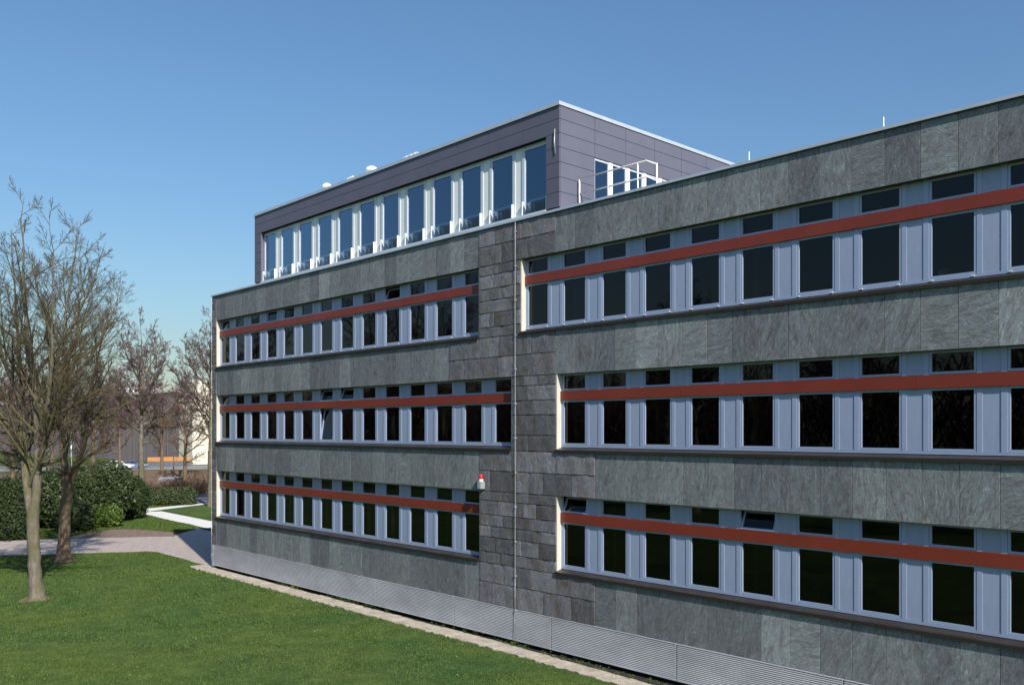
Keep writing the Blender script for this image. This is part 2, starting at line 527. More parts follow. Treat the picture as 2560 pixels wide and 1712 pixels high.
def Z1(x, y):  # zoom window [250,1060,560,1340]
    return (250 + x / 5.6, 1060 + y / 5.6)
sheet('concrete_path', G(Z1(560, 1255), Z1(640, 1228), Z1(860, 1218), Z1(900, 1226), Z1(1585, 1362), Z1(1900, 1425), Z1(1900, 1550), Z1(1420, 1440), Z1(1100, 1372), Z1(640, 1268)), 0.004, 'pale_concrete')
sheet('concrete_walkway', G(Z1(520, 1200), Z1(660, 1180), Z1(1480, 1103), Z1(1700, 1085), Z1(1700, 1100), Z1(1480, 1121), Z1(900, 1192), Z1(640, 1228)), 0.008, 'pale_concrete')
sheet('end_lawn', wob(G(Z1(860, 1205), Z1(1480, 1124), Z1(1900, 1085), Z1(1900, 1390), Z1(1585, 1335), Z1(1250, 1265), Z1(950, 1212)), 0.05, 1.5, 9), 0.000, 'turf')
sheet('car_park', G(Z1(1215, 1100), Z1(1240, 950), Z1(2100, 940), Z1(2100, 1060), Z1(1500, 1100)), 0.000, 'asphalt')
sheet('road', G((-250, 1181), (560, 1172), (900, 1172), (900, 1160), (-250, 1167)), -0.004, 'road_grey')
sheet('bank', G((-200, 1262), (300, 1262), (372, 1258), (470, 1256), (480, 1228), (700, 1226), (700, 1184), (-200, 1184)), -0.010, 'bank_soil')

# stone edging strip along the building: single kerb slabs
def kerb_line(side):
    if side == 'in':
        return [(-23.3, -0.30), (-12, -0.36), (-3.7, -0.40), (3.3, -0.62), (10, -0.75), (17, -0.85)]
    return [(-23.3, -1.00), (-12, -1.06), (-2.8, -1.11), (3.1, -1.25), (10, -1.38), (17, -1.45)]
def kin(x, side):
    pl = kerb_line(side)
    return float(np.interp(x, [q[0] for q in pl], [q[1] for q in pl]))
edging = empty('kerb_edging', (-3, -0.8, 0), 'row of pale stone edging slabs between the lawn and the grey building', 'kerb')
x = -23.9
i = 0
while x < 17:
    w = random.uniform(0.8, 1.25)
    m = MB()
    n = 5
    top, bot = [], []
    for k in range(n + 1):
        xx = x + 0.008 + (w - 0.016) * k / n
        ji, jo = random.uniform(-0.03, 0.03), random.uniform(-0.07, 0.05)
        top.append((xx, kin(xx, 'in') + ji)); bot.append((xx, kin(xx, 'out') + jo))
    zt = 0.030 + random.uniform(-0.012, 0.012)
    pts = bot + top[::-1]
    b = len(pts)
    m.v = [(px_ + 3, py_ + 0.8, zt) for px_, py_ in pts] + [(px_ + 3, py_ + 0.8, -0.15) for px_, py_ in pts]
    m.face(tuple(range(b)))
    for k in range(b):
        m.face((k, k + b, (k + 1) % b + b, (k + 1) % b))
    m.build('slab', 'kerb_stone', edging)
    x += w
    i += 1
# flush trench floor between edging and wall, its shade put into the dark colour
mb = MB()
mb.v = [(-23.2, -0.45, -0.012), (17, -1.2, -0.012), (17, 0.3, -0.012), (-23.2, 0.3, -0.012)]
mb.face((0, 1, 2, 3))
mb.build('trench', 'trench_shade', kind='structure')


# ================================================================ OFFICE BUILDING
YS = -0.2                                        # stone face; the windows stand at y = 0
XL, XR = -22.62, 17.1                            # field of the long wall between corner pilaster and its right end
XC = -23.10
bld = empty('office_building', (0, 0, 0), 'long grey stone office block with red window bands and a purple-grey rooftop storey', 'building')

ROW = {1: 10.96, 2: 7.41, 3: 3.86}               # lower edge of each red band
# (row) -> [(first window, last window, opening x0, opening x1)]
SEG = {1: [(-15, -3, XL, -3.57), (-1, 11, -1.62, XR)],
       2: [(-15, -2, XL, -2.04), (0, 11, -0.12, XR)],
       3: [(-15, -3, XL, -3.54), (0, 11, -0.12, XR)]}
O_TOP, O_BOT = 0.765, -1.47
GW = 0.83

# --- concrete behind the stone, floors and rooms
mb = MB()
for z0, z1 in ((ROW[1] + O_TOP + 0.012, 12.88), (ROW[2] + O_TOP + 0.012, ROW[1] + O_BOT - 0.04), (ROW[3] + O_TOP + 0.012, ROW[2] + O_BOT - 0.04), (1.10, ROW[3] + O_BOT - 0.04)):
    mb.box(XC + 0.06, XR, YS + 0.036, 0.30, z0, z1)
for r, xa, xb in ((1, -3.55, -1.66), (2, -2.02, -0.16), (3, -3.52, -0.16)):
    mb.box(xa, xb, YS + 0.036, 0.30, ROW[r] + O_BOT - 0.04, ROW[r] + O_TOP + 0.012)
for r in (1, 2, 3):
    mb.box(XC + 0.06, XL - 0.03, YS + 0.036, 0.30, ROW[r] + O_BOT - 0.04, ROW[r] + O_TOP + 0.012)
mb.box(XC + 0.06, XR, 0.06, 0.30, -0.3, 1.10)
mb.box(XR, XR + 0.3, YS + 0.04, 14, -0.3, 12.88)          # right end wall
mb.box(XC + 0.05, XC + 0.30, 0.30, 14, -0.3, 12.88)       # left end wall
mb.box(XC + 0.30, XR, 13.7, 14, -0.3, 12.88)
mb.build('wall', 'joint_mortar', bld)
mb = MB()
for r in (1, 2, 3):
    zf = ROW[r] - 2.32
    mb.box(XC + 0.31, XR - 0.01, 0.31, 6.0, zf - 0.25, zf, 1)
    mb.box(XC + 0.31, XR - 0.01, 5.9, 6.1, zf + 0.01, zf + 3.28, 0)
    mb.box(XC + 0.31, XR - 0.01, 0.31, 5.89, zf + 3.0, zf + 3.28, 0)
    xs = -22.0
    while xs < 16:
        xs += random.choice([3.0, 4.5, 4.5, 6.0])
        if xs < 16.5:
            mb.box(xs + 1.1, xs + 1.22, 0.31, 5.88, zf + 0.01, zf + 2.99, 0)
mb.build('room', ['room_paint', 'room_floor'], bld)

# --- flat roof, parapet
mb = MB()
mb.box(XC + 0.31, XR, 0.31, 13.7, 12.45, 12.62)
mb.build('roof', 'roof_gravel', bld)
mb = MB()
mb.box(XC - 0.03, XR + 0.33, YS - 0.065, 0.33, 12.955, 12.975)
mb.box(XC - 0.03, XR + 0.33, YS - 0.065, YS - 0.050, 12.905, 12.955)
mb.build('parapet_cap', 'cap_metal', bld)
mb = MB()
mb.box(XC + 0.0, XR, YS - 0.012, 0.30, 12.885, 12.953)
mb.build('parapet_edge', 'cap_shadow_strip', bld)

# --- green stone slabs, each its own piece
slab_cache = {}
def slab(x0, x1, z0, z1):
    w, h = round(x1 - x0, 3), round(z1 - z0, 3)
    key = (w, h)
    if key not in slab_cache:
        g = 0.005
        m = MB()
        a, b, c = -w / 2 + g, w / 2 - g, 0.0025
        zz0, zz1 = g, h - g
        # front face with a small chamfer
        m.v = [(a + c, 0, zz0 + c), (b - c, 0, zz0 + c), (b - c, 0, zz1 - c), (a + c, 0, zz1 - c),
               (a, c, zz0), (b, c, zz0), (b, c, zz1), (a, c, zz1),
               (a, 0.034, zz0), (b, 0.034, zz0), (b, 0.034, zz1), (a, 0.034, zz1)]
        m.face((0, 1, 2, 3))
        for k in range(4):
            j = (k + 1) % 4
            m.face((k, k + 4, j + 4, j)); m.face((k + 4, k + 8, j + 8, j + 4))
        slab_cache[key] = m.mesh('stone_slab', 'green_quartzite')
    put('stone_slab', slab_cache[key], bld, ((x0 + x1) / 2, YS + random.uniform(-0.002, 0.002), z0),
        (random.uniform(-0.001, 0.001), 0, random.uniform(-0.0015, 0.0015)))

BANDS = [(ROW[1] + O_TOP, 12.885, -3.57, -0.15), (ROW[2] + O_TOP, ROW[1] + O_BOT - 0.03, -5.07, -0.15),
         (ROW[3] + O_TOP, ROW[2] + O_BOT - 0.03, -3.54, 1.38), (1.085, ROW[3] + O_BOT - 0.03, -3.54, 1.38)]
for z0, z1, ra, rb in BANDS:
    x = ra
    while x - 0.75 > XL - 0.01:
        slab(x - 0.75, x, z0, z1); x -= 0.75
    if x - XL > 0.05: slab(XL, x, z0, z1)
    x = rb
    while x + 0.75 < XR + 0.4:
        slab(x, x + 0.75, z0, z1); x += 0.75

# --- rough split stones of the pier, traced course by course
rs = np.random.default_rng(5)
def rough(x0, x1, z0, z1, nx=None, amp=0.017, proud=0.013):
    w, h = x1 - x0, z1 - z0
    g = 0.007
    rag = rs.uniform(0.15, 1.0)
    nx = nx or max(4, int(w / 0.085)); nz = max(4, int(h / 0.085))
    X = np.linspace(-w / 2 + g, w / 2 - g, nx + 1); Z = np.linspace(g, h - g, nz + 1)
    P = np.zeros((nz + 1, nx + 1, 3))
    # low-frequency facets plus fracture noise; the lower edge breaks away in an uneven lip
    a, b, c = rs.normal(0, 1, 3)
    ph = rs.uniform(0, 6.28, 6)
    for i, z in enumerate(Z):
        for j, xx in enumerate(X):
            u, v = xx / max(w, 0.2), z / h
            d = proud + 0.5 * amp * (0.5 + 0.25 * a * u + 0.3 * b * (v - 0.5)) + 0.30 * amp * math.sin(9 * xx + 3 * z + ph[0]) + 0.22 * amp * math.sin(17 * z - 8 * xx + ph[1]) + rs.normal(0, 0.13 * amp)
            e = min((xx - X[0]), (X[-1] - xx), (Z[-1] - z) * 1.2) / 0.02
            if i > 0:
                d *= min(1.0, 0.7 + 0.3 * max(0, e))
            P[i, j] = (xx, -max(d, 0.002), z)
        if i == 0:
            for j in range(nx + 1):
                k = abs(math.sin(6 * X[j] + ph[2]) + 0.7 * math.sin(15 * X[j] + ph[3])) * 0.5 + rs.uniform(0, 0.35)
                P[0, j, 1] = -max(0.003, P[0, j, 1] * -1 * 0.3)
                P[0, j, 2] += 0.004
                P[0, j, 0] = X[j]
                lip = 0.018 + 0.05 * min(1, k)
                if nz > 3: pass
                P[0, j, 2] = g * 0.5
        if i == 1:
            for j in range(nx + 1):
                k = abs(math.sin(6 * X[j] + ph[2]) + 0.7 * math.sin(15 * X[j] + ph[3])) * 0.5
                P[1, j, 2] = g + 0.006 + 0.040 * rag * min(1, k) ** 2 * rs.uniform(0.3, 1)
                P[1, j, 1] -= 0.003
    P[:, 1:-1, 0] += rs.normal(0, 0.008, (nz + 1, nx - 1))
    idx = np.arange((nz + 1) * (nx + 1)).reshape(nz + 1, nx + 1)
    m = MB()
    m.v = [tuple(q) for q in P.reshape(-1, 3)]
    for i in range(nz):
        for j in range(nx):
            m.face((int(idx[i, j]), int(idx[i, j + 1]), int(idx[i + 1, j + 1]), int(idx[i + 1, j])))
    rim = [int(q) for q in list(idx[0]) + list(idx[1:, -1]) + list(idx[-1, ::-1][1:]) + list(idx[::-1, 0][1:-1])]
    base = len(m.v)
    for q in rim:
        p = m.v[q]; m.v.append((p[0], 0.034, p[2]))
    for k in range(len(rim)):
        j = (k + 1) % len(rim)
        m.face((rim[k], base + k, base + j, rim[j]))
    m.build('rough_stone', 'split_slate', bld, ((x0 + x1) / 2, YS, z0))

def zP(x, y): return (1180 + x / 4.9, 540 + y / 4.9)
def zS(x, y): return (1180 + x / 3.919, 900 + y / 3.919)
def zT(x, y): return (1100 + x / 3.92, 1160 + y / 3.92)
def zU(x, y): return (500 + x / 2.931, 700 + y / 2.931)
def cx_(f, x): return float(at_y(*f(x, 500), YS)[0])
def cz_(f, x, y): return float(at_y(*f(x, y), YS)[2])
XG = -1.82                                       # the upright joint the conductor follows
courses = []
def add_courses(f, xl, ys, joints, zspan, x0, xe):
    zs = [cz_(f, xl, y) for y in ys]
    s = (zspan[1] - zspan[0]) / (zs[0] - zs[-1])
    zs = [zspan[0] + (z - zs[-1]) * s for z in zs]
    for k, js in enumerate(joints):
        xe_k = xe[k] if isinstance(xe, list) else xe
        edges = [x0] + sorted([XG] + [cx_(f, j) for j in js]) + [xe_k]
        edges = [e for i, e in enumerate(edges) if i == 0 or i == len(edges) - 1 or (e > x0 + 0.12 and e < xe_k - 0.12)]
        courses.append((zs[k + 1], zs[k], edges))
add_courses(zP, 85, (180, 395, 640), [[285, 615], [365, 690]], (BANDS[0][0], BANDS[0][1]), -3.57, -0.15)
add_courses(zP, 85, (635, 755, 925, 1070, 1225, 1405, 1530), [[325], [265], [385], [285, 430], [215, 270], [385]], (BANDS[1][1], BANDS[0][0]), -3.57, -1.64)
add_courses(zU, 1830, (475, 603, 735), [[2040, 2190, 2390, 2430], [2000, 2205, 2400]], (BANDS[1][0], BANDS[1][1]), -5.07, -0.15)
add_courses(zS, 830, (145, 245, 395, 543, 750, 912), [[510, 645], [548], [597], [648], [548]], (BANDS[2][1], BANDS[1][0]), -2.04, -0.135)
add_courses(zS, 80, (915, 1095, 1275), [[385, 597, 825], [175, 555, 700, 980]], (BANDS[2][0], BANDS[2][1]), -3.54, 1.38)
add_courses(zT, 395, (262, 358, 498, 612, 722, 872, 985), [[615, 870], [560, 815, 940], [620, 880], [500, 985], [545, 795, 965], [455, 590, 845, 1015]], (BANDS[3][1], BANDS[2][0]), -3.54, -0.135)
add_courses(zT, 395, (985, 1150, 1335), [[625, 885, 1145], [500, 1015, 1290]], (BANDS[3][0], BANDS[3][1]), -3.54, 1.38)
for z0, z1, ed in courses:
    for a, b in zip(ed[:-1], ed[1:]):
        if b - a > 0.05:
            rough(a, b, z0, z1)
# narrow rough pilaster at the far corner
z = 1.10
while z < 12.85:
    h = random.choice([0.29, 0.36, 0.42, 0.5])
    h = min(h, 12.87 - z)
    if h > 0.1:
        if random.random() < 0.4:
            rough(XC + 0.02, XL - 0.005, z, z + h, 5)
        else:
            m_ = random.uniform(-22.95, -22.78)
            rough(XC + 0.02, m_, z, z + h, 3); rough(m_, XL - 0.005, z, z + h, 3)
    z += h

# --- windows
def sash_mesh(w, h, fw=0.055):
    return MB().frame(-w / 2 - fw, w / 2 + fw, -fw, h + fw, fw, -0.004, 0.055).mesh('window', 'anodised_frame')
def pane_mesh(w, h, name='pane', mat='window_glass'):
    m = MB(); m.v = [(-w / 2 - .005, 0, -.005), (w / 2 + .005, 0, -.005), (w / 2 + .005, 0, h + .005), (-w / 2 - .005, 0, h + .005)]
    m.face((0, 1, 2, 3))
    return m.mesh(name, mat)
LH, TH = 1.195, 0.38
me_low, me_tr = sash_mesh(GW, LH), sash_mesh(GW, TH, 0.048)
mp_low, mp_tr = pane_mesh(GW, LH), pane_mesh(GW, TH)
me_cap = MB().box(-GW / 2 - 0.02, -GW / 2 + 0.04, -0.035, -0.005, 0, 0.018).box(GW / 2 - 0.04, GW / 2 + 0.02, -0.035, -0.005, 0, 0.018).mesh('drain_cap', 'white_paint')
ZL0, ZL1 = -1.30, -0.002                       # lower panel field
ZU0, ZU1 = 0.283, O_TOP - 0.004
PW = 0.35
me_pl = MB().box(-PW / 2, PW / 2, 0, 0.02, 0, ZL1 - ZL0).mesh('infill_panel', 'anodised_panel')
me_pu = MB().box(-PW / 2, PW / 2, 0, 0.02, 0, ZU1 - ZU0).mesh('infill_panel', 'anodised_panel')
me_mu_a = MB().box(0, 0.100, 0, 0.06, 0, O_TOP + 1.36).mesh('mullion', 'anodised_frame')
me_mu_b = MB().box(0, 0.110, 0, 0.06, 0, O_TOP + 1.36).mesh('mullion', 'anodised_frame')
OPEN = {(1, -6, 'u'): 22, (2, -9, 'u'): 20, (2, -8, 'u'): 20, (2, -9, 'l'): 8, (3, 0, 'u'): 24, (3, 4, 'u'): 22, (1, -12, 'u'): 7, (1, -11, 'u'): 5, (1, -15, 'u'): 8, (2, -15, 'u'): 8}
for r in (1, 2, 3):
    zb = ROW[r]
    for k0, k1, xa, xb in SEG[r]:
        # continuous lower rail, red band, sill, reveals
        MB().box(xa + 0.002, xb - 0.002, -0.02, 0.06, zb - 1.362, zb - 1.304).box(xa + 0.002, xb - 0.002, 0.005, 0.06, zb + O_TOP - 0.003, zb + O_TOP + 0.03).build('bottom_rail', 'anodised_frame', bld)
        edges = [xa + 0.035 if r < 4 else xa] + [e for e in (-19.8, -13.8, -7.8, 4.2, 10.2) if xa + 1 < e < xb - 1] + [xb - 0.004]
        for a, b in zip(edges[:-1], edges[1:]):
            MB().prism([(-(0), 0), (0.0, 0)] if False else [(a + 0.002, 0), (b - 0.002, 0), (b - 0.002, 0.275), (a + 0.002, 0.275)], -0.062, -0.022).build('red_panel', 'red_enamel', bld, (0, 0, zb))
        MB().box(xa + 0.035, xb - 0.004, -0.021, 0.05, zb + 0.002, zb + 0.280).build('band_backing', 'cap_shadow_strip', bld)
        m = MB()
        m.v = []
        prof = [(0.03, -1.363), (0.03, -1.43), (-0.235, -1.455), (-0.235, -1.515), (-0.262, -1.515), (-0.262, -1.437)]
        n = len(prof)
        ex0, ex1 = xa - 0.02, xb + 0.004
        m.v = [(ex0 if y < YS else xa + .003, y, z) for y, z in prof] + [(ex1 if y < YS else xb - .003, y, z) for y, z in prof]
        m.face(tuple(range(n))); m.face(tuple(range(n, 2 * n))[::-1])
        for i in range(n):
            j = (i + 1) % n
            m.face((i, i + n, j + n, j))
        m.mi = [1 if q in (4, 5, 6) else 0 for q in range(len(m.mi))]
        m.build('window_sill', ['brown_sill', 'sill_fascia'], bld, (0, 0, zb))
        MB().box(xa - 0.014, xa + 0.018, YS + 0.004, 0.05, zb - 1.43, zb + O_TOP + 0.001).build('reveal', 'white_reveal', bld)
        MB().box(xb - 0.018, xb + 0.014, YS + 0.004, 0.05, zb - 1.43, zb + O_TOP + 0.001).build('reveal', 'white_reveal', bld)
        MB().box(xa + 0.02, xb - 0.02, YS + 0.037, 0.05, zb + O_TOP + 0.031, zb + O_TOP + 0.034).build('soffit', 'brown_sill', bld)
        first = 1.5 * k0
        if first - 0.055 - xa > 0.03:            # filler between reveal and first sash
            MB().box(xa + 0.019, first - 0.056, -0.015, 0.045, zb - 1.302, zb + O_TOP - 0.005).build('mullion', 'anodised_frame', bld)
        for k in range(k0, k1 + 1):
            g = 1.5 * k
            cxw = g + GW / 2
            if cxw + GW / 2 > xb: 
                continue
            tl, tu = OPEN.get((r, k, 'l'), 0), OPEN.get((r, k, 'u'), 0)
            w1 = put('window', me_low, bld, (cxw, -0.004, zb - 1.245), (math.radians(-tl), 0, 0))
            put('pane', mp_low, w1, (0, 0.034, 0))
            w2 = put('window', me_tr, bld, (cxw, -0.004, zb + 0.335), (math.radians(-tu), 0, 0))
            put('pane', mp_tr, w2, (0, 0.034, 0))
            if r == 1:
                put('drain_cap', me_cap, w1, (0, -0.018, -0.095))
            if g + 0.985 < xb:
                put('mullion', me_mu_a, bld, (g + 0.886, -0.015, zb - 1.302))
            if g + 1.335 < xb:
                put('infill_panel', me_pl, bld, (g + 1.161, -0.004, zb + ZL0))
                put('infill_panel', me_pu, bld, (g + 1.161, -0.004, zb + ZU0))
            if g + 1.445 < xb:
                put('mullion', me_mu_b, bld, (g + 1.336, -0.015, zb - 1.302))

# --- louvred grille at the foot of the wall
gx = -22.80
me_lv = {}
while gx < XR - 0.1:
    nxt = min(-0.30 + 4.5 * math.floor((gx + 0.30 + 0.01) / 4.5) + 4.5, XR)
    w = nxt - gx
    fr = MB()
    fr.box(gx + 0.016, nxt - 0.016, YS - 0.034, YS + 0.03, 1.055, 1.078)
    fr.box(gx + 0.016, nxt - 0.016, YS - 0.034, YS + 0.03, 0.122, 0.142)
    fo = fr.build('ventilation_grille', 'grille_metal', bld)
    m = MB()
    n = 19
    for i in range(n):
        z0 = 0.147 + i * (0.905 / n)
        b = len(m.v)
        # blade: a flat lip and a slope going in and up
        prof = [(YS - 0.030, z0), (YS - 0.030, z0 + 0.020), (YS - 0.022, z0 + 0.026), (YS + 0.020, z0 + 0.026), (YS + 0.020, z0)]
        k = len(prof)
        m.v += [(gx + 0.017, y, z) for y, z in prof] + [(nxt - 0.017, y, z) for y, z in prof]
        m.face(tuple(b + q for q in range(k))); m.face(tuple(b + k + q for q in range(k))[::-1])
        for q in range(k):
            j = (q + 1) % k
            m.face((b + q, b + q + k, b + j + k, b + j))
    m.build('louvre', 'grille_metal', fo, kind='stuff')
    MB().box(gx + 0.006, nxt - 0.006, YS + 0.04, YS + 0.05, 0.13, 1.07).build('back_panel', 'grille_back', fo)  # near-black back puts the shade of the slat gaps into its colour
    gx = nxt
MB().box(XC + 0.03, -22.81, YS - 0.01, 0.05, 0.06, 1.09).build('plinth', 'grille_metal', bld)

# --- rooftop storey
PX0, PX1 = -18.78, 0.0
rst = MB()
rst.box(PX0 + 0.03, PX1 - 0.03, YS + 0.04, 12.5, 15.22, 15.97)      # roof and ceiling
rst.box(PX0 + 0.03, -18.22, YS + 0.04, 12.5, 12.98, 15.22)          # left pier
rst.box(-0.54, PX1 - 0.03, YS + 0.04, 1.33, 12.98, 15.22)           # right corner pier
rst.box(-0.30, PX1 - 0.03, 5.25, 12.5, 12.60, 15.22)                # side wall beyond its window
rst.box(-0.30, PX1 - 0.03, 1.33, 5.25, 14.79, 15.22)                # over the side window
rst.box(-18.22, -0.54, 4.2, 4.35, 12.98, 15.22)                     # rear of the rooms
rst.box(-18.22, -0.30, 0.02, 4.2, 12.90, 12.98)
rst.box(-0.30, PX1 - 0.03, 1.33, 5.25, 12.60, 12.98)
rstore = rst.build('rooftop_storey', 'cladding_gap', bld)
def clad(x0, x1, z0, z1):
    g = 0.007
    MB().box(x0 + g, x1 - g, YS, YS + 0.03, z0 + g, z1 - g).build('cladding_panel', 'fibre_cement', rstore)
def clad_side(y0, y1, z0, z1):
    g = 0.007
    MB().box(PX1 - 0.03, PX1, y0 + g, y1 - g, z0 + g, z1 - g).build('cladding_panel', 'fibre_cement', rstore)
RZ = [15.985, 15.60, 15.19, 14.775, 14.345, 13.905, 13.475, 13.04]
pw = (PX1 - PX0) / 12
for i in range(12):
    for j in (0, 1):
        clad(PX0 + i * pw, PX0 + (i + 1) * pw, RZ[j + 1], RZ[j])
for j in range(2, 7):
    clad(PX0, -18.19, RZ[j + 1], RZ[j]); clad(-0.555, PX1, RZ[j + 1], RZ[j])
ycols = [YS + 0.031, 1.34, 2.79, 4.24, 5.67, 7.09, 8.54, 10.0, 11.4, 12.5]
for y0, y1 in zip(ycols[:-1], ycols[1:]):
    for j in range(7):
        z0, z1 = RZ[j + 1], RZ[j]
        if j == 6: z0 = 12.62
        if j >= 3 and y0 >= 1.33 and y1 <= 4.25: continue
        if j >= 3 and y0 == 4.24:
            clad_side(5.25, y1, z0, z1)
            continue
        clad_side(y0, y1, z0, z1)
mb = MB()
mb.box(PX0 - 0.03, PX1 + 0.03, YS - 0.04, 12.55, 16.055, 16.10)
mb.box(PX0 - 0.03, PX1 + 0.03, YS - 0.04, YS - 0.02, 15.99, 16.055)
mb.box(PX1 + 0.01, PX1 + 0.03, YS - 0.02, 12.55, 15.99, 16.055)
mb.build('roof_edge', 'cap_metal', rstore)
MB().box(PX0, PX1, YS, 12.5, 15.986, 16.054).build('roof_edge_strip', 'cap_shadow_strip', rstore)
# reveals of the long opening
MB().box(-18.215, -18.192, YS + 0.031, 0.03, 13.03, 15.19).build('reveal', 'fibre_cement', rstore)
PY = -0.05
PGW, PZ0, PZ1 = 0.94, 13.10, 15.04
me_pw = MB().frame(-PGW / 2 - 0.06, PGW / 2 + 0.06, -0.05, PZ1 - PZ0 + 0.06, 0.06, -0.005, 0.06).mesh('window', 'light_frame')
mp_pw = pane_mesh(PGW, PZ1 - PZ0, 'pane', 'penthouse_glass')
me_pi = MB().box(-0.155, 0.155, 0, 0.02, 0, 2.10).mesh('infill_panel', 'white_panel')
me_pm = MB().box(-0.055, 0.055, 0, 0.08, 0, 2.10).mesh('mullion', 'light_frame')
me_br = MB().box(-0.016, 0.016, -0.055, 0.03, 0, 0.42).mesh('bracket', 'white_paint')
me_bg = pane_mesh(PGW + 0.05, 0.40, 'balustrade_pane', 'clear_glass')
MB().box(-18.19, -0.56, YS - 0.02, 0.0, 12.985, 13.045).build('window_sill', 'light_frame', bld)
MB().box(-18.19, -0.56, -0.03, 0.03, 15.105, 15.185).build('head_rail', 'light_frame', bld)
for k in range(12):
    g = -18.10 + 1.5 * k
    wo_ = put('window', me_pw, bld, (g + PGW / 2, PY, PZ0))
    put('pane', mp_pw, wo_, (0, 0.03, 0))
    put('balustrade_pane', me_bg, wo_, (0, -0.070, -0.02))
    put('bracket', me_br, wo_, (-PGW / 2 - 0.048, -0.035, -0.03))
    put('bracket', me_br, wo_, (PGW / 2 + 0.048, -0.035, -0.03))
    if k < 11:
        c = g + PGW + 0.28
        put('infill_panel', me_pi, bld, (c, PY + 0.012, 13.05))
        put('mullion', me_pm, bld, (c - 0.212, PY - 0.012, 13.05)); put('mullion', me_pm, bld, (c + 0.212, PY - 0.012, 13.05))
# side window facing the roof terrace
yy = 1.35
for i in range(5):
    y0, y1 = yy, yy + 0.66
    m = MB().box(-0.10, -0.03, y0, y0 + 0.03, 13.0, 14.76).box(-0.10, -0.03, y1 - 0.03, y1, 13.0, 14.76).box(-0.10, -0.03, y0 + 0.03, y1 - 0.03, 14.71, 14.76).box(-0.10, -0.03, y0 + 0.03, y1 - 0.03, 13.0, 13.05)
    wo_ = m.build('window', 'light_frame', bld)
    m = MB(); m.v = [(-0.06, y0 + 0.02, 13.04), (-0.06, y1 - 0.02, 13.04), (-0.06, y1 - 0.02, 14.72), (-0.06, y0 + 0.02, 14.72)]; m.face((0, 1, 2, 3))
    m.build('pane', 'penthouse_glass', wo_)
    if i < 4:
        MB().box(-0.12, -0.005, y1, y1 + 0.16, 13.0, 14.76).build('mullion', 'white_paint', bld)
    yy = y1 + 0.16


# ================================================================ THINGS ON THE BUILDING
# lightning conductors
def conductor(name, x, y, z1, z0, label, step):
    e = empty(name, (x, y, 0), label, 'conductor')
    pts, z, i = [], z1, 0
    while z > z0:
        pts.append((random.uniform(-0.008, 0.008), -0.055, z)); z -= 1.2
    pts.append((0.0, -0.06, 1.0)); pts.append((0.012, -0.075, z0))
    MB().tube([(0, 0.10, z1 + 0.05), (0, -0.03, z1 + 0.05)] + pts, 0.0062, 6).build('rod', 'galvanised', e)
    z = z1 - 0.35
    while z > 0.5:
        MB().box(-0.022, 0.022, -0.072, 0.0 if z > 1 else 0.03, z - 0.012, z + 0.012).build('clip', 'galvanised', e)
        z -= step
    return e
conductor('lightning_conductor', XG, YS, 12.95, -0.05, 'thin pale conductor wire running down the rough stone pier', 1.05)
conductor('lightning_conductor', XC + 0.06, YS, 12.95, -0.05, 'thin pale conductor wire down the far corner of the grey building', 1.0)
e = empty('lightning_conductor', (-0.16, YS, 14.6), 'short loose pale wire on the corner of the rooftop storey', 'conductor')
MB().tube([(0.0, -0.03, 0.72), (-0.01, -0.035, 0.35), (0.03, -0.03, 0.0)], 0.012, 6).build('rod', 'galvanised', e)

# rods on the roof edge
for x, y, h, lb in ((5.55, 1.0, 0.95, 'thin white lightning rod on the flat roof nearest the rooftop storey'), (9.03, 1.0, 0.95, 'thin white lightning rod on the flat roof above the right-hand windows')):
    e = empty('lightning_rod', (x, y, 12.62), lb, 'rod', 'rods on the flat roof')
    MB().tube([(0, 0, 0), (0, 0, h + 0.05)], 0.014, 6).build('mast', 'white_paint', e)
    MB().lathe([(0.15, 0), (0.15, 0.05), (0.06, 0.09)], n=10).build('foot', 'concrete', e)

# roof railing beside the rooftop storey
e = empty('roof_railing', (0.1, 0.55, 12.62), 'white tubular safety railing on the flat roof beside the rooftop storey', 'railing')
ZT = 13.95 - 12.62
for q, (x, y) in enumerate(((0.0, 0), (1.12, 0), (2.22, 0), (2.55, 0.40))):
    if q == 2: x = 2.20
    MB().tube([(x, y, 0), (x, y, ZT)], 0.024, 8).build('post', 'white_paint', e)
for zz in (ZT, ZT - 0.44):
    MB().tube([(0, 0, zz), (2.50, 0.0, zz), (2.55, 0.40, zz - (0.02 if zz == ZT else 0.04))], 0.022, 8).build('rail', 'white_paint', e)

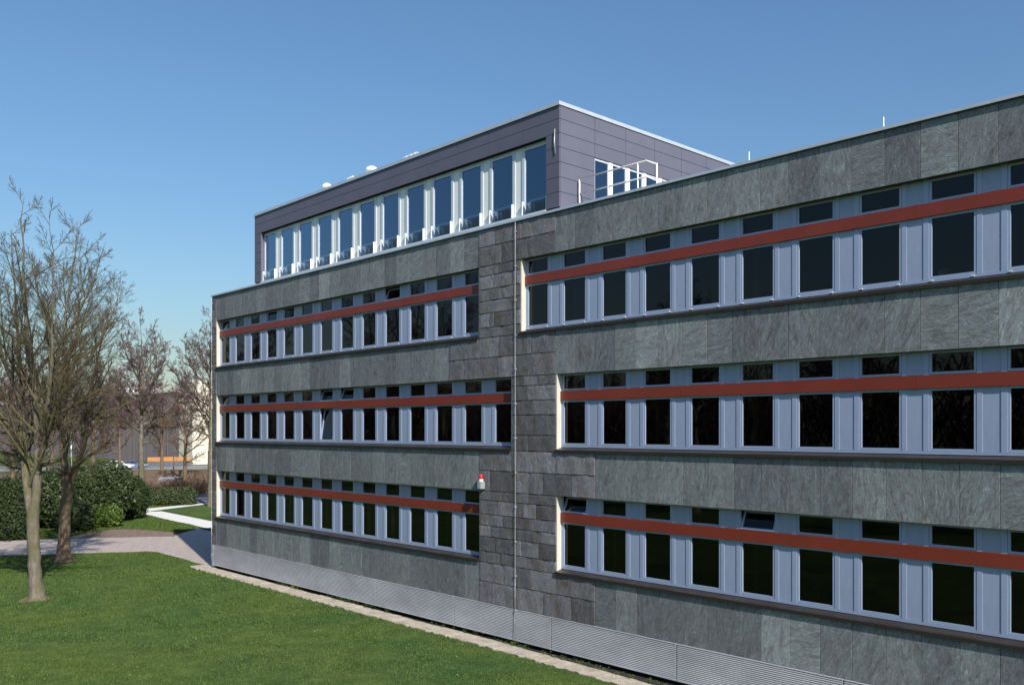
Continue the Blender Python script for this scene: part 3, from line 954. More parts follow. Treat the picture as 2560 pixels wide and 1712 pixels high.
# white vent heads along the edge of the upper roof
def vent(x, y, s, lb):
    e = empty('roof_vent', (x, y, 16.10), lb, 'roof vent', 'white vents on the upper roof')
    MB().lathe([(0.06 * s, 0), (0.06 * s, 0.42)], n=10).build('pipe', 'pale_plastic', e)
    MB().lathe([(0.20 * s, 0.42), (0.22 * s, 0.46), (0.19 * s, 0.55), (0.12 * s, 0.61), (0.03 * s, 0.63)], n=14).build('hood', 'pale_plastic', e)
vd1 = at_y(760 + 420 / 7.33, 470, 0.7); vd2 = at_y(760 + 1240 / 7.33, 430, 0.7)
vent(float(vd1[0]), 0.7, 0.95, 'white domed vent on the upper roof, the left of the two')
vent(float(vd2[0]), 0.7, 1.15, 'white domed vent on the upper roof, the right of the two')
def roofpipe(pxs, lb):
    a = at_y(pxs[0], 420, 0.7)[0]; b = at_y(pxs[1], 400, 0.7)[0]
    e = empty('roof_pipe', ((a + b) / 2, 0.7, 16.10), lb, 'pipe')
    L = (b - a) / 2
    MB().tube([(-L, 0, 0.0), (-L, 0, 0.40), (-L * 0.7, 0, 0.49), (L * 0.6, 0, 0.50), (L, 0, 0.44), (L, 0, 0.0)], 0.035, 8).build('tube', 'pale_plastic', e)
    for u in (-0.4, 0.1, 0.5):
        MB().box(L * u - 0.03, L * u + 0.03, -0.05, 0.05, 0.0, 0.50).build('support', 'pale_plastic', e)
roofpipe((760 + 1790 / 7.33, 760 + 2130 / 7.33), 'looped white pipe on the upper roof nearest its sharp corner')
roofpipe((760 + 770 / 7.33, 760 + 930 / 7.33), 'short white pipe on the upper roof between the two domed vents')

# alarm beacon
bp = at_y(1130 + 950 / 13.07, 1150 + 930 / 13.07, YS - 0.12)
e = empty('alarm_beacon', (float(bp[0]), YS - 0.12, float(bp[2])), 'grey box with a red alarm lamp on the wall beside the rough stone pier', 'alarm lamp')
hb = MB()
hb.box(-0.085, 0.085, -0.085, 0.085, 0.0, 0.225)
for q in (-0.06, -0.03, 0.0, 0.03, 0.06):
    hb.box(q - 0.006, q + 0.006, -0.093, -0.0851, 0.01, 0.215)
    hb.box(0.0851, 0.093, q - 0.006, q + 0.006, 0.01, 0.215)
hb.build('housing', 'beacon_grey', e)
MB().box(-0.03, 0.03, 0.0851, 0.125, 0.05, 0.18).build('mounting', 'beacon_grey', e)
MB().lathe([(0.078, 0.2255), (0.078, 0.255), (0.068, 0.268), (0.072, 0.275), (0.072, 0.30)], n=18).build('collar', 'white_paint', e)
MB().lathe([(0.068, 0.301), (0.066, 0.33), (0.058, 0.40), (0.044, 0.45), (0.02, 0.472)], n=18).build('lamp_lens', 'beacon_red', e)

# curtains and small things seen through the panes
def curtain(r, k, w, lb, dx=0.05):
    zb = ROW[r]
    m = MB()
    n = 10
    top = []
    for i in range(n + 1):
        u = i / n
        top.append((dx + w * u, 0.20 + 0.03 * math.sin(u * 19 + k)))
    for x, y in top: m.v.append((x, y, -1.25))
    for x, y in top: m.v.append((x * 0.75 + 0.0, y, -0.05))
    for i in range(n): m.face((i, i + 1, i + n + 2, i + n + 1), 0, True)
    o = m.build('curtain', 'curtain_cloth', None, (1.5 * k, 0.0, zb), label=lb, cat='curtain')
    s = o.modifiers.new('thick', 'SOLIDIFY'); s.thickness = 0.006
ORD = {-15: 'first', -14: 'second', -13: 'third', -12: 'fourth', -11: 'fifth', -10: 'sixth', -9: 'seventh', -8: 'eighth', -7: 'ninth', -6: 'tenth', -5: 'eleventh', -4: 'twelfth'}
for r, k, w in ((2, -15, 0.28), (2, -12, 0.30), (2, -6, 0.30), (2, -4, 0.30), (3, -11, 0.30), (3, -7, 0.26), (3, -6, 0.28), (3, -9, 0.24)):
    curtain(r, k, w, 'pale drawn-back curtain in the %s window from the far corner, %s row' % (ORD[k], {2: 'middle', 3: 'bottom'}[r]))
def potplant(r, k, dx, s, lb):
    e = empty('potted_plant', (1.5 * k + dx, 0.32, ROW[r] - 1.30), lb, 'plant')
    MB().lathe([(0.05 * s, 0), (0.075 * s, 0.13 * s)], n=12).build('pot', 'plant_pot', e)
    m = MB()
    for i in range(16):
        a = random.uniform(0, 6.28); rr = random.uniform(0.05, 0.16) * s; h = random.uniform(0.14, 0.34) * s
        m.tube([(0, 0, 0.12 * s), (rr * .5 * math.cos(a), rr * .5 * math.sin(a), h), (rr * math.cos(a), rr * math.sin(a), h * 0.9)], [0.008, 0.02, 0.004], 4)
    m.build('leaves', 'bright_leaf', e)
potplant(1, 8, 0.18, 1.2, 'white potted plant in the top row window at the right edge')
potplant(2, 7, 0.45, 0.8, 'small potted plant in the middle row, second window from the right edge')
e = empty('paper_box', (1.5 * 7 + 0.15, 0.25, ROW[1] - 1.30), 'pale box on the ledge of the last full top row window at right', 'box')
MB().box(-0.1, 0.1, -0.06, 0.06, 0, 0.19).box(-0.103, 0.103, -0.063, 0.063, 0.19, 0.21).build('carton', 'plant_pot', e)


# ================================================================ TREES
def polyline(start, d, L, n, wig, up, r):
    """batched random-walk branches: start (B,3), d (B,3), L (B,) -> (B,n,3)"""
    B = len(start)
    P = np.zeros((B, n, 3)); P[:, 0] = start
    d = d / np.linalg.norm(d, axis=1, keepdims=True)
    for i in range(1, n):
        d = d + r.normal(0, wig, (B, 3)); d[:, 2] += up
        d /= np.linalg.norm(d, axis=1, keepdims=True)
        P[:, i] = P[:, i - 1] + d * (L / (n - 1))[:, None]
    return P

def children(P, R, per, t0, t1, ang, lf, rf, n, wig, up, r, taper=0.3, jitL=0.35, minr=0.004, Lscale=None):
    B, npts, _ = P.shape
    seg = np.linalg.norm(np.diff(P, axis=1), axis=2)
    Ltot = seg.sum(1)
    ts = np.linspace(t0, t1, per)[None, :] + r.uniform(-0.5, 0.5, (B, per)) * (t1 - t0) / per
    ts = np.clip(ts, 0.02, 0.999)
    f = ts * (npts - 1); i0 = np.minimum(f.astype(int), npts - 2); fr = f - i0
    bi = np.arange(B)[:, None]
    S = P[bi, i0] * (1 - fr[..., None]) + P[bi, i0 + 1] * fr[..., None]
    T = P[bi, i0 + 1] - P[bi, i0]; T /= np.linalg.norm(T, axis=2, keepdims=True) + 1e-9
    rad = R[bi, i0] * (1 - fr) + R[bi, i0 + 1] * fr
    az = (np.arange(per) * 2.4)[None, :] + r.uniform(0, 6.28, (B, 1)) + r.normal(0, 0.4, (B, per))
    ref = np.where(np.abs(T[..., 2:3]) > 0.9, np.array([1.0, 0, 0]), np.array([0, 0, 1.0]))
    A = np.cross(T, ref); A /= np.linalg.norm(A, axis=2, keepdims=True) + 1e-9
    Bv = np.cross(T, A)
    an = np.radians(ang) * (1 + r.normal(0, 0.22, (B, per)))
    D = T * np.cos(an)[..., None] + (A * np.cos(az)[..., None] + Bv * np.sin(az)[..., None]) * np.sin(an)[..., None]
    L = Ltot[:, None] * lf * (1.15 - 0.92 * ts) * (1 + r.uniform(-jitL, jitL, (B, per)))
    r0 = np.maximum(np.minimum(rad * rf * (1 + r.uniform(-0.2, 0.2, (B, per))), rad * 0.95), minr)
    keep = (r.random((B, per)) < np.clip(Ltot / np.median(Ltot), 0.12, 1.0)[:, None] ** 0.9).ravel()
    S, D, L, r0 = S.reshape(-1, 3)[keep], D.reshape(-1, 3)[keep], L.ravel()[keep], r0.ravel()[keep]
    Q = polyline(S, D, L, n, wig, up, r)
    RR = r0[:, None] * np.linspace(1, taper, n)[None, :]
    return Q, np.maximum(RR, minr * 0.7)

def tubes(P, R, m):
    B, n, _ = P.shape
    T = np.gradient(P, axis=1); T /= np.linalg.norm(T, axis=2, keepdims=True) + 1e-9
    ref = np.array([0.31, 0.87, 0.38])
    A = np.cross(T, ref); A /= np.linalg.norm(A, axis=2, keepdims=True) + 1e-9
    C = np.cross(T, A)
    th = np.arange(m) * 2 * np.pi / m
    V = P[:, :, None, :] + R[:, :, None, None] * (A[:, :, None, :] * np.cos(th)[None, None, :, None] + C[:, :, None, :] * np.sin(th)[None, None, :, None])
    base = (np.arange(B) * n * m)[:, None, None]
    i = np.arange(n - 1)[None, :, None] * m
    k = np.arange(m)[None, None, :]
    k2 = (k + 1) % m
    q = np.stack([base + i + k, base + i + k2, base + i + m + k2, base + i + m + k], axis=-1)
    return V.reshape(-1, 3), q.reshape(-1, 4)

def resample(pts, rad, n):
    pts = np.array(pts, float)
    d = np.r_[0, np.cumsum(np.linalg.norm(np.diff(pts, axis=0), axis=1))]
    # smooth through the given points
    s = np.linspace(0, d[-1], n)
    out = np.stack([np.interp(s, d, pts[:, i]) for i in range(3)], 1)
    for _ in range(3):
        out[1:-1] = out[1:-1] * 0.5 + 0.25 * (out[:-2] + out[2:])
    return out, np.interp(s, d, rad)

def join(parts):
    V, Q, M, off = [], [], [], 0
    for v, q, mi in parts:
        V.append(v); Q.append(q + off); M.append(np.full(len(q), mi)); off += len(v)
    return np.concatenate(V), np.concatenate(Q), np.concatenate(M)

def tree_meshes(stems, seed, cfg, mats, trunk_n=1, pre='tree'):
    """stems: list of (points, radii); the first trunk_n are the trunk, the others limbs"""
    r = np.random.default_rng(seed)
    n0 = 14
    SP, SR = [], []
    for pts, rad in stems:
        a, b = resample(pts, rad, n0)
        if len(SP) >= trunk_n:
            b = b * np.linspace(1.0, 0.62, n0)
        a[1:-1] += r.normal(0, 0.012 if len(SP) < trunk_n else 0.03, (n0 - 2, 3))
        SP.append(a); SR.append(np.maximum(b, 0.006))
    SP, SR = np.array(SP), np.array(SR)
    tv, tq = tubes(SP[:trunk_n], SR[:trunk_n], 12)
    me_t = mesh_np('trunk', tv, tq, mats[0], smooth=True)
    parts = []
    if len(stems) > trunk_n:
        v, q = tubes(SP[trunk_n:], SR[trunk_n:], 9); parts.append((v, q, 0))
    grow = SP[cfg.get('grow_from', 0):], SR[cfg.get('grow_from', 0):]
    P, R = grow
    for lv, c in enumerate(cfg['levels']):
        P, R = children(P, R, r=r, **c)
        keep = P[:, :, 2].min(1) > cfg.get('zmin', 1.6)
        P, R = P[keep], R[keep]
        v, q = tubes(P, R, (7, 5, 4, 3, 3)[lv])
        parts.append((v, q, 1 if lv == 0 else (2 if lv < len(cfg['levels']) - 1 else 3)))
    V, Q, M = join(parts)
    me_c = mesh_np('crown', V, Q, [mats[0], mats[1], mats[2], mats[3]], M, smooth=True)
    return me_t, me_c

def tree_obj(name, meshes, loc, label, rz=YAW, scale=1.0, group=None, cat='tree'):
    e = empty(name, loc, label, cat, group, rz)
    e.scale = (scale, scale, scale)
    a = put('trunk', meshes[0], e, (0, 0, 0))
    b = put('crown', meshes[1], e, (0, 0, 0))
    return e

def loc_of(base_px, depth):
    """converter from photo pixel at the tree's depth to the tree's own x (right), z"""
    q = CAM + (FWD + (base_px - 1280) / F_PX * RGT) * depth
    def f(x, y, yy=0.0):
        return ((x - base_px) / F_PX * depth, yy, CAM[2] - (y - HOR) / F_PX * depth)
    return np.array([q[0], q[1], 0.0]), f

# nearest tree, a forked trunk with several steep stems
b1 = at_g(92, 1497); d1 = float((b1 - CAM) @ FWD)
q1, f1 = loc_of(92, d1)
st1 = [([f1(93, 1503), f1(92, 1490), f1(88, 1440), f1(84, 1360), f1(80, 1290), f1(84, 1262)], [0.42, 0.31, 0.245, 0.225, 0.23, 0.22]),
       ([f1(80, 1300), f1(68, 1255), f1(63, 1190), f1(58, 1110), f1(48, 1010, .2), f1(36, 900, .4), f1(24, 780, .5), f1(5, 660, .8), f1(-8, 560, 1)], [0.17, 0.165, 0.15, 0.13, 0.105, 0.085, 0.06, 0.035, 0.012]),
       ([f1(84, 1290), f1(92, 1230), f1(97, 1170), f1(99, 1090), f1(94, 990, -.2), f1(90, 880, -.4), f1(78, 760, -.6), f1(82, 640, -.7), f1(80, 560, -.6), f1(78, 500, -.5)], [0.18, 0.175, 0.16, 0.14, 0.115, 0.095, 0.07, 0.05, 0.03, 0.008]),
       ([f1(96, 1160), f1(104, 1060, .4), f1(108, 950, .8), f1(118, 820, 1.2), f1(135, 690, 1.6), f1(128, 580, 1.8), f1(132, 525, 2)], [0.12, 0.11, 0.09, 0.07, 0.05, 0.03, 0.008]),
       ([f1(98, 1120, 0), f1(130, 1060, -.6), f1(160, 980, -1), f1(175, 860, -1.4), f1(190, 740, -1.7), f1(198, 620, -2), f1(196, 560, -2.2)], [0.10, 0.09, 0.075, 0.06, 0.04, 0.02, 0.006]),
       ([f1(62, 1200), f1(42, 1170, .5), f1(20, 1150, 1), f1(-25, 1130, 1.6), f1(-70, 1040, 2.2), f1(-90, 900, 2.6)], [0.10, 0.085, 0.07, 0.055, 0.035, 0.01]),
       ([f1(56, 1100), f1(30, 1050, -.7), f1(8, 980, -1.2), f1(-15, 860, -1.8), f1(-25, 720, -2.2), f1(-30, 600, -2.4)], [0.09, 0.08, 0.07, 0.055, 0.035, 0.008]),
       ([f1(97, 1180), f1(112, 1160, -.3), f1(140, 1152, -.8), f1(190, 1140, -1.2), f1(235, 1090, -1.5)], [0.075, 0.065, 0.05, 0.035, 0.01]),
       ([f1(92, 930), f1(112, 860, 1.2), f1(120, 770, 2.2), f1(150, 660, 3.0), f1(165, 560, 3.4)], [0.075, 0.065, 0.05, 0.035, 0.01]),
       ([f1(50, 1010), f1(40, 900, -1), f1(52, 780, -2.2), f1(40, 650, -3), f1(30, 520, -3.4)], [0.08, 0.07, 0.05, 0.035, 0.01])]
cfg1 = dict(grow_from=1, zmin=2.6, levels=[
    dict(per=17, t0=0.12, t1=0.97, ang=37, lf=0.34, rf=0.52, n=12, wig=0.035, up=0.022, minr=0.012, jitL=0.45),
    dict(per=11, t0=0.12, t1=0.97, ang=33, lf=0.46, rf=0.52, n=9, wig=0.04, up=0.018, minr=0.0085, jitL=0.45),
    dict(per=9, t0=0.12, t1=0.95, ang=34, lf=0.50, rf=0.55, n=6, wig=0.05, up=0.012, minr=0.006, jitL=0.5),
    dict(per=4, t0=0.15, t1=0.92, ang=36, lf=0.46, rf=0.65, n=4, wig=0.05, up=0.01, minr=0.004, jitL=0.5)])
m1 = tree_meshes(st1, 21, cfg1, ('bark_grey', 'bark_limb', 'bark_limb', 'twig'))
tree_obj('bare_tree', m1, q1, 'nearest tall bare tree with a forked grey trunk standing in the lawn', group='bare trees')

b2 = at_g(160, 1402); d2 = float((b2 - CAM) @ FWD)
q2, f2 = loc_of(160, d2)
st2 = [([f2(158, 1406), f2(159, 1394), f2(160, 1360), f2(161, 1300), f2(166, 1240), f2(170, 1205)], [0.52, 0.38, 0.30, 0.275, 0.27, 0.27]),
       ([f2(166, 1215), f2(158, 1170), f2(155, 1120), f2(156, 1040), f2(160, 960, .4), f2(176, 860, .6), f2(180, 760, .8), f2(172, 690, 1)], [0.22, 0.19, 0.17, 0.145, 0.12, 0.09, 0.05, 0.012]),
       ([f2(172, 1210), f2(186, 1170), f2(204, 1140), f2(228, 1110, -.5), f2(240, 1050, -.8), f2(246, 1000, -1), f2(270, 930, -1.4), f2(300, 840, -1.8), f2(325, 770, -2)], [0.17, 0.14, 0.12, 0.105, 0.095, 0.085, 0.065, 0.035, 0.008]),
       ([f2(232, 1090, -.6), f2(270, 1046, -1), f2(300, 1030, -1.4), f2(345, 1018, -1.8), f2(388, 1000, -2)], [0.075, 0.065, 0.055, 0.035, 0.01]),
       ([f2(156, 1080), f2(176, 1020, -1), f2(206, 960, -1.8), f2(250, 880, -2.6), f2(290, 800, -3.2), f2(318, 730, -3.6)], [0.11, 0.10, 0.08, 0.06, 0.035, 0.008]),
       ([f2(156, 1110), f2(138, 1080, .8), f2(112, 1050, 1.6), f2(88, 980, 2.4), f2(70, 880, 3)], [0.10, 0.09, 0.07, 0.045, 0.01]),
       ([f2(160, 960), f2(190, 890, 1.6), f2(215, 800, 2.4), f2(235, 720, 3), f2(232, 650, 3.2)], [0.09, 0.08, 0.06, 0.035, 0.008]),
       ([f2(176, 1190), f2(200, 1180, -1), f2(240, 1150, -1.8), f2(300, 1118, -2.4), f2(340, 1090, -2.8)], [0.08, 0.07, 0.055, 0.035, 0.01]),
       ([f2(160, 1140), f2(140, 1165, -1), f2(118, 1150, -2), f2(90, 1120, -3), f2(70, 1060, -4)], [0.08, 0.07, 0.055, 0.035, 0.01]),
       ([f2(170, 900), f2(150, 820, -1), f2(140, 740, -2), f2(150, 660, -2.4)], [0.075, 0.06, 0.04, 0.01])]
m2 = tree_meshes(st2, 33, dict(cfg1, zmin=2.8), ('bark_brown', 'bark_limb', 'bark_limb', 'twig'))
tree_obj('bare_tree', m2, q2, 'broad bare tree with a brown mossy trunk at the edge of the path', group='bare trees')

# a rounded lime-like tree, made once and used for the trees farther off
def round_tree(seed, H, fork, spread, mats, per=(11, 11, 9, 5), nst=13):
    r = np.random.default_rng(seed)
    stems = [([(0, 0, -0.1), (0.02, 0, 0.5), (0.05, 0.03, fork * 0.5), (0.0, 0, fork)], [0.36, 0.27, 0.22, 0.19])]
    stems.append(([(0, 0, fork * 0.95), (0.1, 0.1, fork + (H - fork) * 0.4), (-0.1, 0, H * 0.97)], [0.19, 0.11, 0.01]))
    zc, rz = (fork * 0.8 + H) / 2, (H - fork * 0.8) / 2
    for i in range(nst):                         # limbs that reach out to a rounded crown, flat ones low, steep ones high
        a = i * 2.4 + r.uniform(-.3, .3)
        u = (i + 0.5) / nst
        z0 = fork * 0.85 + (H - fork) * 0.62 * u
        el = math.radians(22 + 40 * u + r.uniform(-8, 8))
        L = 0.5
        while L < 12:
            rr, zz = L * math.cos(el), z0 + L * math.sin(el)
            if (rr / spread) ** 2 + ((zz - zc) / rz) ** 2 > 0.80: break
            L += 0.2
        L *= r.uniform(0.88, 1.04)
        ca, sa = math.cos(a), math.sin(a)
        e1, e2 = el * 0.75, el * 1.2
        stems.append(([(0, 0, z0), (0.35 * L * math.cos(e1) * ca, 0.35 * L * math.cos(e1) * sa, z0 + 0.35 * L * math.sin(e1)),
                       (0.7 * L * math.cos(el) * ca, 0.7 * L * math.cos(el) * sa, z0 + 0.7 * L * math.sin(el)),
                       (L * math.cos(e2) * ca, L * math.cos(e2) * sa, z0 + L * math.sin(e2))], [0.10 - 0.03 * u, 0.075, 0.045, 0.010]))
    cfg = dict(grow_from=1, zmin=fork * 0.8, levels=[
        dict(per=per[0], t0=0.12, t1=0.97, ang=38, lf=0.42, rf=0.5, n=8, wig=0.05, up=0.03, minr=0.016),
        dict(per=per[1], t0=0.15, t1=0.98, ang=38, lf=0.46, rf=0.55, n=6, wig=0.05, up=0.03, minr=0.012),
        dict(per=per[2], t0=0.2, t1=1.0, ang=36, lf=0.50, rf=0.6, n=4, wig=0.05, up=0.03, minr=0.009),
        dict(per=per[3], t0=0.3, t1=1.0, ang=32, lf=0.60, rf=0.7, n=3, wig=0.05, up=0.03, minr=0.0075)])
    return tree_meshes(stems, seed + 1, cfg, mats)
RT1 = round_tree(51, 16.5, 6.0, 4.6, ('bark_grey', 'bark_limb', 'twig', 'twig_red'))
RT2 = round_tree(77, 15.5, 5.0, 5.0, ('bark_brown', 'bark_limb', 'twig', 'twig_red'), (11, 10, 9, 5), 12)
RT3 = round_tree(93, 13.0, 3.4, 4.2, ('bark_brown', 'bark_limb', 'twig_brown', 'twig_brown'), (10, 9, 7, 4), 10)
for me, px_, dep, sc, rz, lb in (
        (RT1, 352, 74, 1.0, 0.3, 'bare tree with a straight pale trunk and round reddish crown behind the evergreen shrubs'),
        (RT1, 527, 77, 1.02, 2.2, 'bare tree with a pale trunk standing right beside the far corner of the building'),
        (RT3, 462, 97, 0.95, 0.9, 'slender bare tree with a greenish trunk just left of the cream end wall'),
        (RT2, 232, 92, 0.98, 1.4, 'bare tree behind the shrubs, in the gap between the brown trunk and the pale one'),
        (RT3, 405, 118, 1.0, 2.9, 'small brownish bare tree in front of the dark hall beside the pale trunk'),
        (RT2, 30, 84, 0.92, 0.2, 'bare tree behind the shrubs at the left edge of the view'),
        (RT3, 300, 125, 1.05, 4.1, 'brownish bare tree before the hall, left of the pale trunk'),
        (RT3, 130, 112, 1.0, 5.0, 'brownish bare tree before the hall, behind the forked trunk')):
    tree_obj('bare_tree', me, gnd(px_, dep), lb, rz, sc, 'bare trees')
# trees opposite the wall, which show only as reflections in its windows
for i, (x, y, me, sc, rz) in enumerate(((-14, -46, RT1, 1.15, 0.4), (-24, -40, RT2, 1.2, 1.9), (-36, -52, RT1, 1.2, 2.7), (-3, -52, RT2, 1.2, 3.6), (-52, -46, RT2, 1.2, 4.4), (7, -44, RT1, 1.1, 5.2), (-70, -42, RT1, 1.2, 0.9), (-95, -38, RT2, 1.3, 3.0))):
    tree_obj('bare_tree', me, (x, y, 0), 'tall bare tree across the lawn, seen mirrored in the office windows', rz, sc, 'bare trees mirrored in the windows')


# ================================================================ SHRUBS
def leaf_cloud(blobs, n, size, seed, flat=0.0):
    """leaf-sized quads around lumpy ellipsoids; blobs = (cx,cy,cz,rx,ry,rz)"""
    r = np.random.default_rng(seed)
    vol = np.array([b[3] * b[4] + b[4] * b[5] + b[3] * b[5] for b in blobs]); cnt = (n * vol / vol.sum()).astype(int)
    C, N = [], []
    for b, k in zip(blobs, cnt):
        d = r.normal(0, 1, (k, 3)); d /= np.linalg.norm(d, axis=1, keepdims=True)
        lump = 1 + 0.10 * np.sin(d[:, 0] * 7 + b[0]) * np.sin(d[:, 1] * 6 + b[1] * 3) + 0.08 * np.sin(d[:, 2] * 11 + 2 * d[:, 0] * 5) + 0.05 * np.sin(d[:, 0] * 23 + d[:, 2] * 19)
        rad = lump * (1 - np.abs(r.normal(0, 0.10, k)) + (r.random(k) < 0.06) * r.uniform(0, 0.12, k))
        C.append(np.array(b[:3]) + d * rad[:, None] * np.array(b[3:6])); N.append(d)
    C, N = np.concatenate(C), np.concatenate(N)
    keep = C[:, 2] > 0.03
    C, N = C[keep], N[keep]
    k = len(C)
    nn = N + r.normal(0, 0.75, (k, 3)); nn /= np.linalg.norm(nn, axis=1, keepdims=True)
    a = np.cross(nn, r.normal(0, 1, (k, 3))); a /= np.linalg.norm(a, axis=1, keepdims=True)
    c = np.cross(nn, a)
    s = size * r.uniform(0.6, 1.35, k)[:, None]
    V = np.stack([C - a * s, C + c * s * 0.5, C + a * s, C - c * s * 0.5], 1).reshape(-1, 3)
    return V, np.arange(4 * k).reshape(-1, 4)

def shrub(name, loc, rz, blobs, n, size, mat, seed, label, cat='shrub', group=None):
    e = empty(name, (loc[0], loc[1], 0), label, cat, group, rz)
    V, Q = leaf_cloud(blobs, n, size, seed)
    put('foliage', mesh_np('foliage', V, Q, mat), e, (0, 0, 0))
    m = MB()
    for b in blobs:                              # solid core added well inside the leaves, its dark colour their inner shade
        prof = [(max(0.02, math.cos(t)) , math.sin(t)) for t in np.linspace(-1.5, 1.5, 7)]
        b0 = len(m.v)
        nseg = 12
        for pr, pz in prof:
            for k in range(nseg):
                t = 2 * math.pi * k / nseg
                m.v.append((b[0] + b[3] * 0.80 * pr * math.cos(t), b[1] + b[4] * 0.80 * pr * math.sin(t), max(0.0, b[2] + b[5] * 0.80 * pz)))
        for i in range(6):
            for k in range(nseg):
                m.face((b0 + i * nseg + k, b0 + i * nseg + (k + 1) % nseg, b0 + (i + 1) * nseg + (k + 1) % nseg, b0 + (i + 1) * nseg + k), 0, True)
    m.build('dark_core', 'shrub_core', e)
    m = MB()
    for b in blobs[:3]:
        m.tube([(b[0], b[1], -0.05), (b[0] + 0.05, b[1], b[2])], [0.07, 0.03], 6)
    m.build('stem', 'bark_brown', e)
    return e

shrub('yew_shrub', gnd(18, 54), YAW, [(-1.4, 0.3, 1.5, 1.7, 1.6, 2.1), (0.4, 0, 1.5, 1.25, 1.4, 2.1), (-0.4, -0.3, 2.3, 1.4, 1.2, 1.4)], 26000, 0.075, 'yew_leaf', 1, 'dark evergreen shrub at the left edge behind the forked tree', group='evergreen shrubs')
shrub('laurel_shrub', gnd(120, 60), YAW, [(-1.0, 0.6, 1.9, 1.9, 1.5, 1.9), (0.9, 0.2, 2.0, 1.7, 1.6, 1.9)], 16000, 0.095, 'laurel_leaf', 2, 'glossy green laurel shrub behind the two nearest trunks', group='evergreen shrubs')
shrub('laurel_shrub', gnd(238, 63), YAW, [(-0.9, 0, 2.0, 1.6, 1.7, 2.1), (0.9, 0.2, 2.3, 1.7, 1.6, 2.0), (0.1, -0.4, 1.6, 1.7, 1.6, 1.7)], 20000, 0.10, 'laurel_leaf', 3, 'tall glossy laurel shrub to the right of the brown trunk', group='evergreen shrubs')
shrub('yew_shrub', gnd(329, 66.5), YAW, [(0.0, 0, 1.35, 1.15, 1.2, 1.75), (-0.4, 0.1, 1.9, 0.95, 1.0, 1.05), (0.35, 0, 1.6, 0.85, 1.0, 1.3)], 22000, 0.075, 'yew_leaf', 4, 'rounded dark yew shrub at the start of the white path', group='evergreen shrubs')
shrub('bright_shrub', gnd(235, 60.8), YAW, [(-1.2, 0, 0.55, 0.9, 0.8, 0.75), (0.2, -0.1, 0.7, 1.0, 0.8, 0.85), (1.1, 0, 0.7, 0.75, 0.8, 0.8)], 10000, 0.085, 'bright_leaf', 5, 'low bright green shrub in front of the tall laurel', group='evergreen shrubs')
shrub('laurel_shrub', gnd(185, 58), YAW, [(0, 0, 0.9, 1.2, 1.0, 1.1)], 6000, 0.09, 'laurel_leaf', 8, 'low laurel shrub right behind the brown trunk', group='evergreen shrubs')
hd = gnd(418, 79)
shrub('clipped_hedge', hd, YAW, [(x, 0, 0.55, 0.75, 0.9, 1.0) for x in np.arange(-1.8, 1.9, 0.6)], 16000, 0.07, 'hedge_leaf', 6, 'clipped low hedge beside the white path, left of the car park', 'hedge')
# brushwood in front of the fence: many stems from the ground, no leaves
def brush_mesh(seed):
    r = np.random.default_rng(seed)
    n = 26
    S = np.zeros((n, 3)); S[:, :2] = r.normal(0, 0.35, (n, 2)); S[:, 2] = -0.05
    D = r.normal(0, 0.5, (n, 3)); D[:, 2] = 1
    P = polyline(S, D, r.uniform(1.0, 2.0, n), 6, 0.14, 0.02, r)
    R = np.full((n, 6), 0.022) * np.linspace(1, 0.5, 6)
    a = tubes(P, R, 4)
    Q, RQ = children(P, R, 7, 0.25, 1.0, 42, 0.45, 0.8, 4, 0.15, 0.03, r, minr=0.014)
    b = tubes(Q, RQ, 3)
    Q2, RQ2 = children(Q, RQ, 4, 0.2, 1.0, 40, 0.5, 0.8, 3, 0.15, 0.03, r, minr=0.011)
    c = tubes(Q2, RQ2, 3)
    V, q, M = join([(b[0], b[1], 0), (c[0], c[1], 0)])
    return mesh_np('stems', a[0], a[1], 'twig_brown', smooth=True), mesh_np('twigs', V, q, 'twig_brown', smooth=True)
BR = [brush_mesh(61), brush_mesh(62)]
NTH = ('first', 'second', 'third', 'fourth', 'fifth', 'sixth', 'seventh', 'eighth', 'ninth', 'tenth', 'eleventh', 'twelfth', 'thirteenth')
for i, px_ in enumerate((378, 390, 401, 411, 421, 432, 443, 453, 474, 486, 497, 508, 520)):
    e = empty('bare_brush', tuple(gnd(px_, 92 + 1.7 * (i % 3))), 'leafless brown brushwood before the board fence, %s of the row from the left' % NTH[i], 'shrub', 'brushwood before the fence', i * 1.3)
    sc = 0.85 + 0.13 * (i % 4)
    e.scale = (sc * 1.2, sc * 1.2, sc * (0.8 if i < 8 else 0.95))
    put('stems', BR[i % 2][0], e, (0, 0, 0)); put('twigs', BR[i % 2][1], e, (0, 0, 0), kind='stuff')


# ================================================================ BEYOND THE GARDEN
# boarded fence
fa, fb = gnd(150, 100), gnd(620, 103)
fdir = (fb - fa) / np.linalg.norm(fb - fa); flen = float(np.linalg.norm(fb - fa))
frz = math.atan2(fdir[1], fdir[0])
fe = empty('board_fence', tuple(fa), 'long brown horizontal board fence between the garden and the road', 'fence', rz=frz)
nb = 9
bw = flen / nb
me_plank = MB().box(0.02, bw - 0.02, -0.02, 0.02, 0, 0.20).mesh('plank', 'fence_brown')
me_post = MB().box(-0.06, 0.06, 0.021, 0.14, 0, 2.1).mesh('post', 'fence_brown')
for i in range(nb):
    put('post', me_post, fe, (i * bw, 0, 0))
    for j in range(8):
        put('plank', me_plank, fe, (i * bw, random.uniform(-0.01, 0.01), 0.12 + j * 0.235), (0, random.uniform(-0.002, 0.002), 0))
put('post', me_post, fe, (nb * bw, 0, 0))
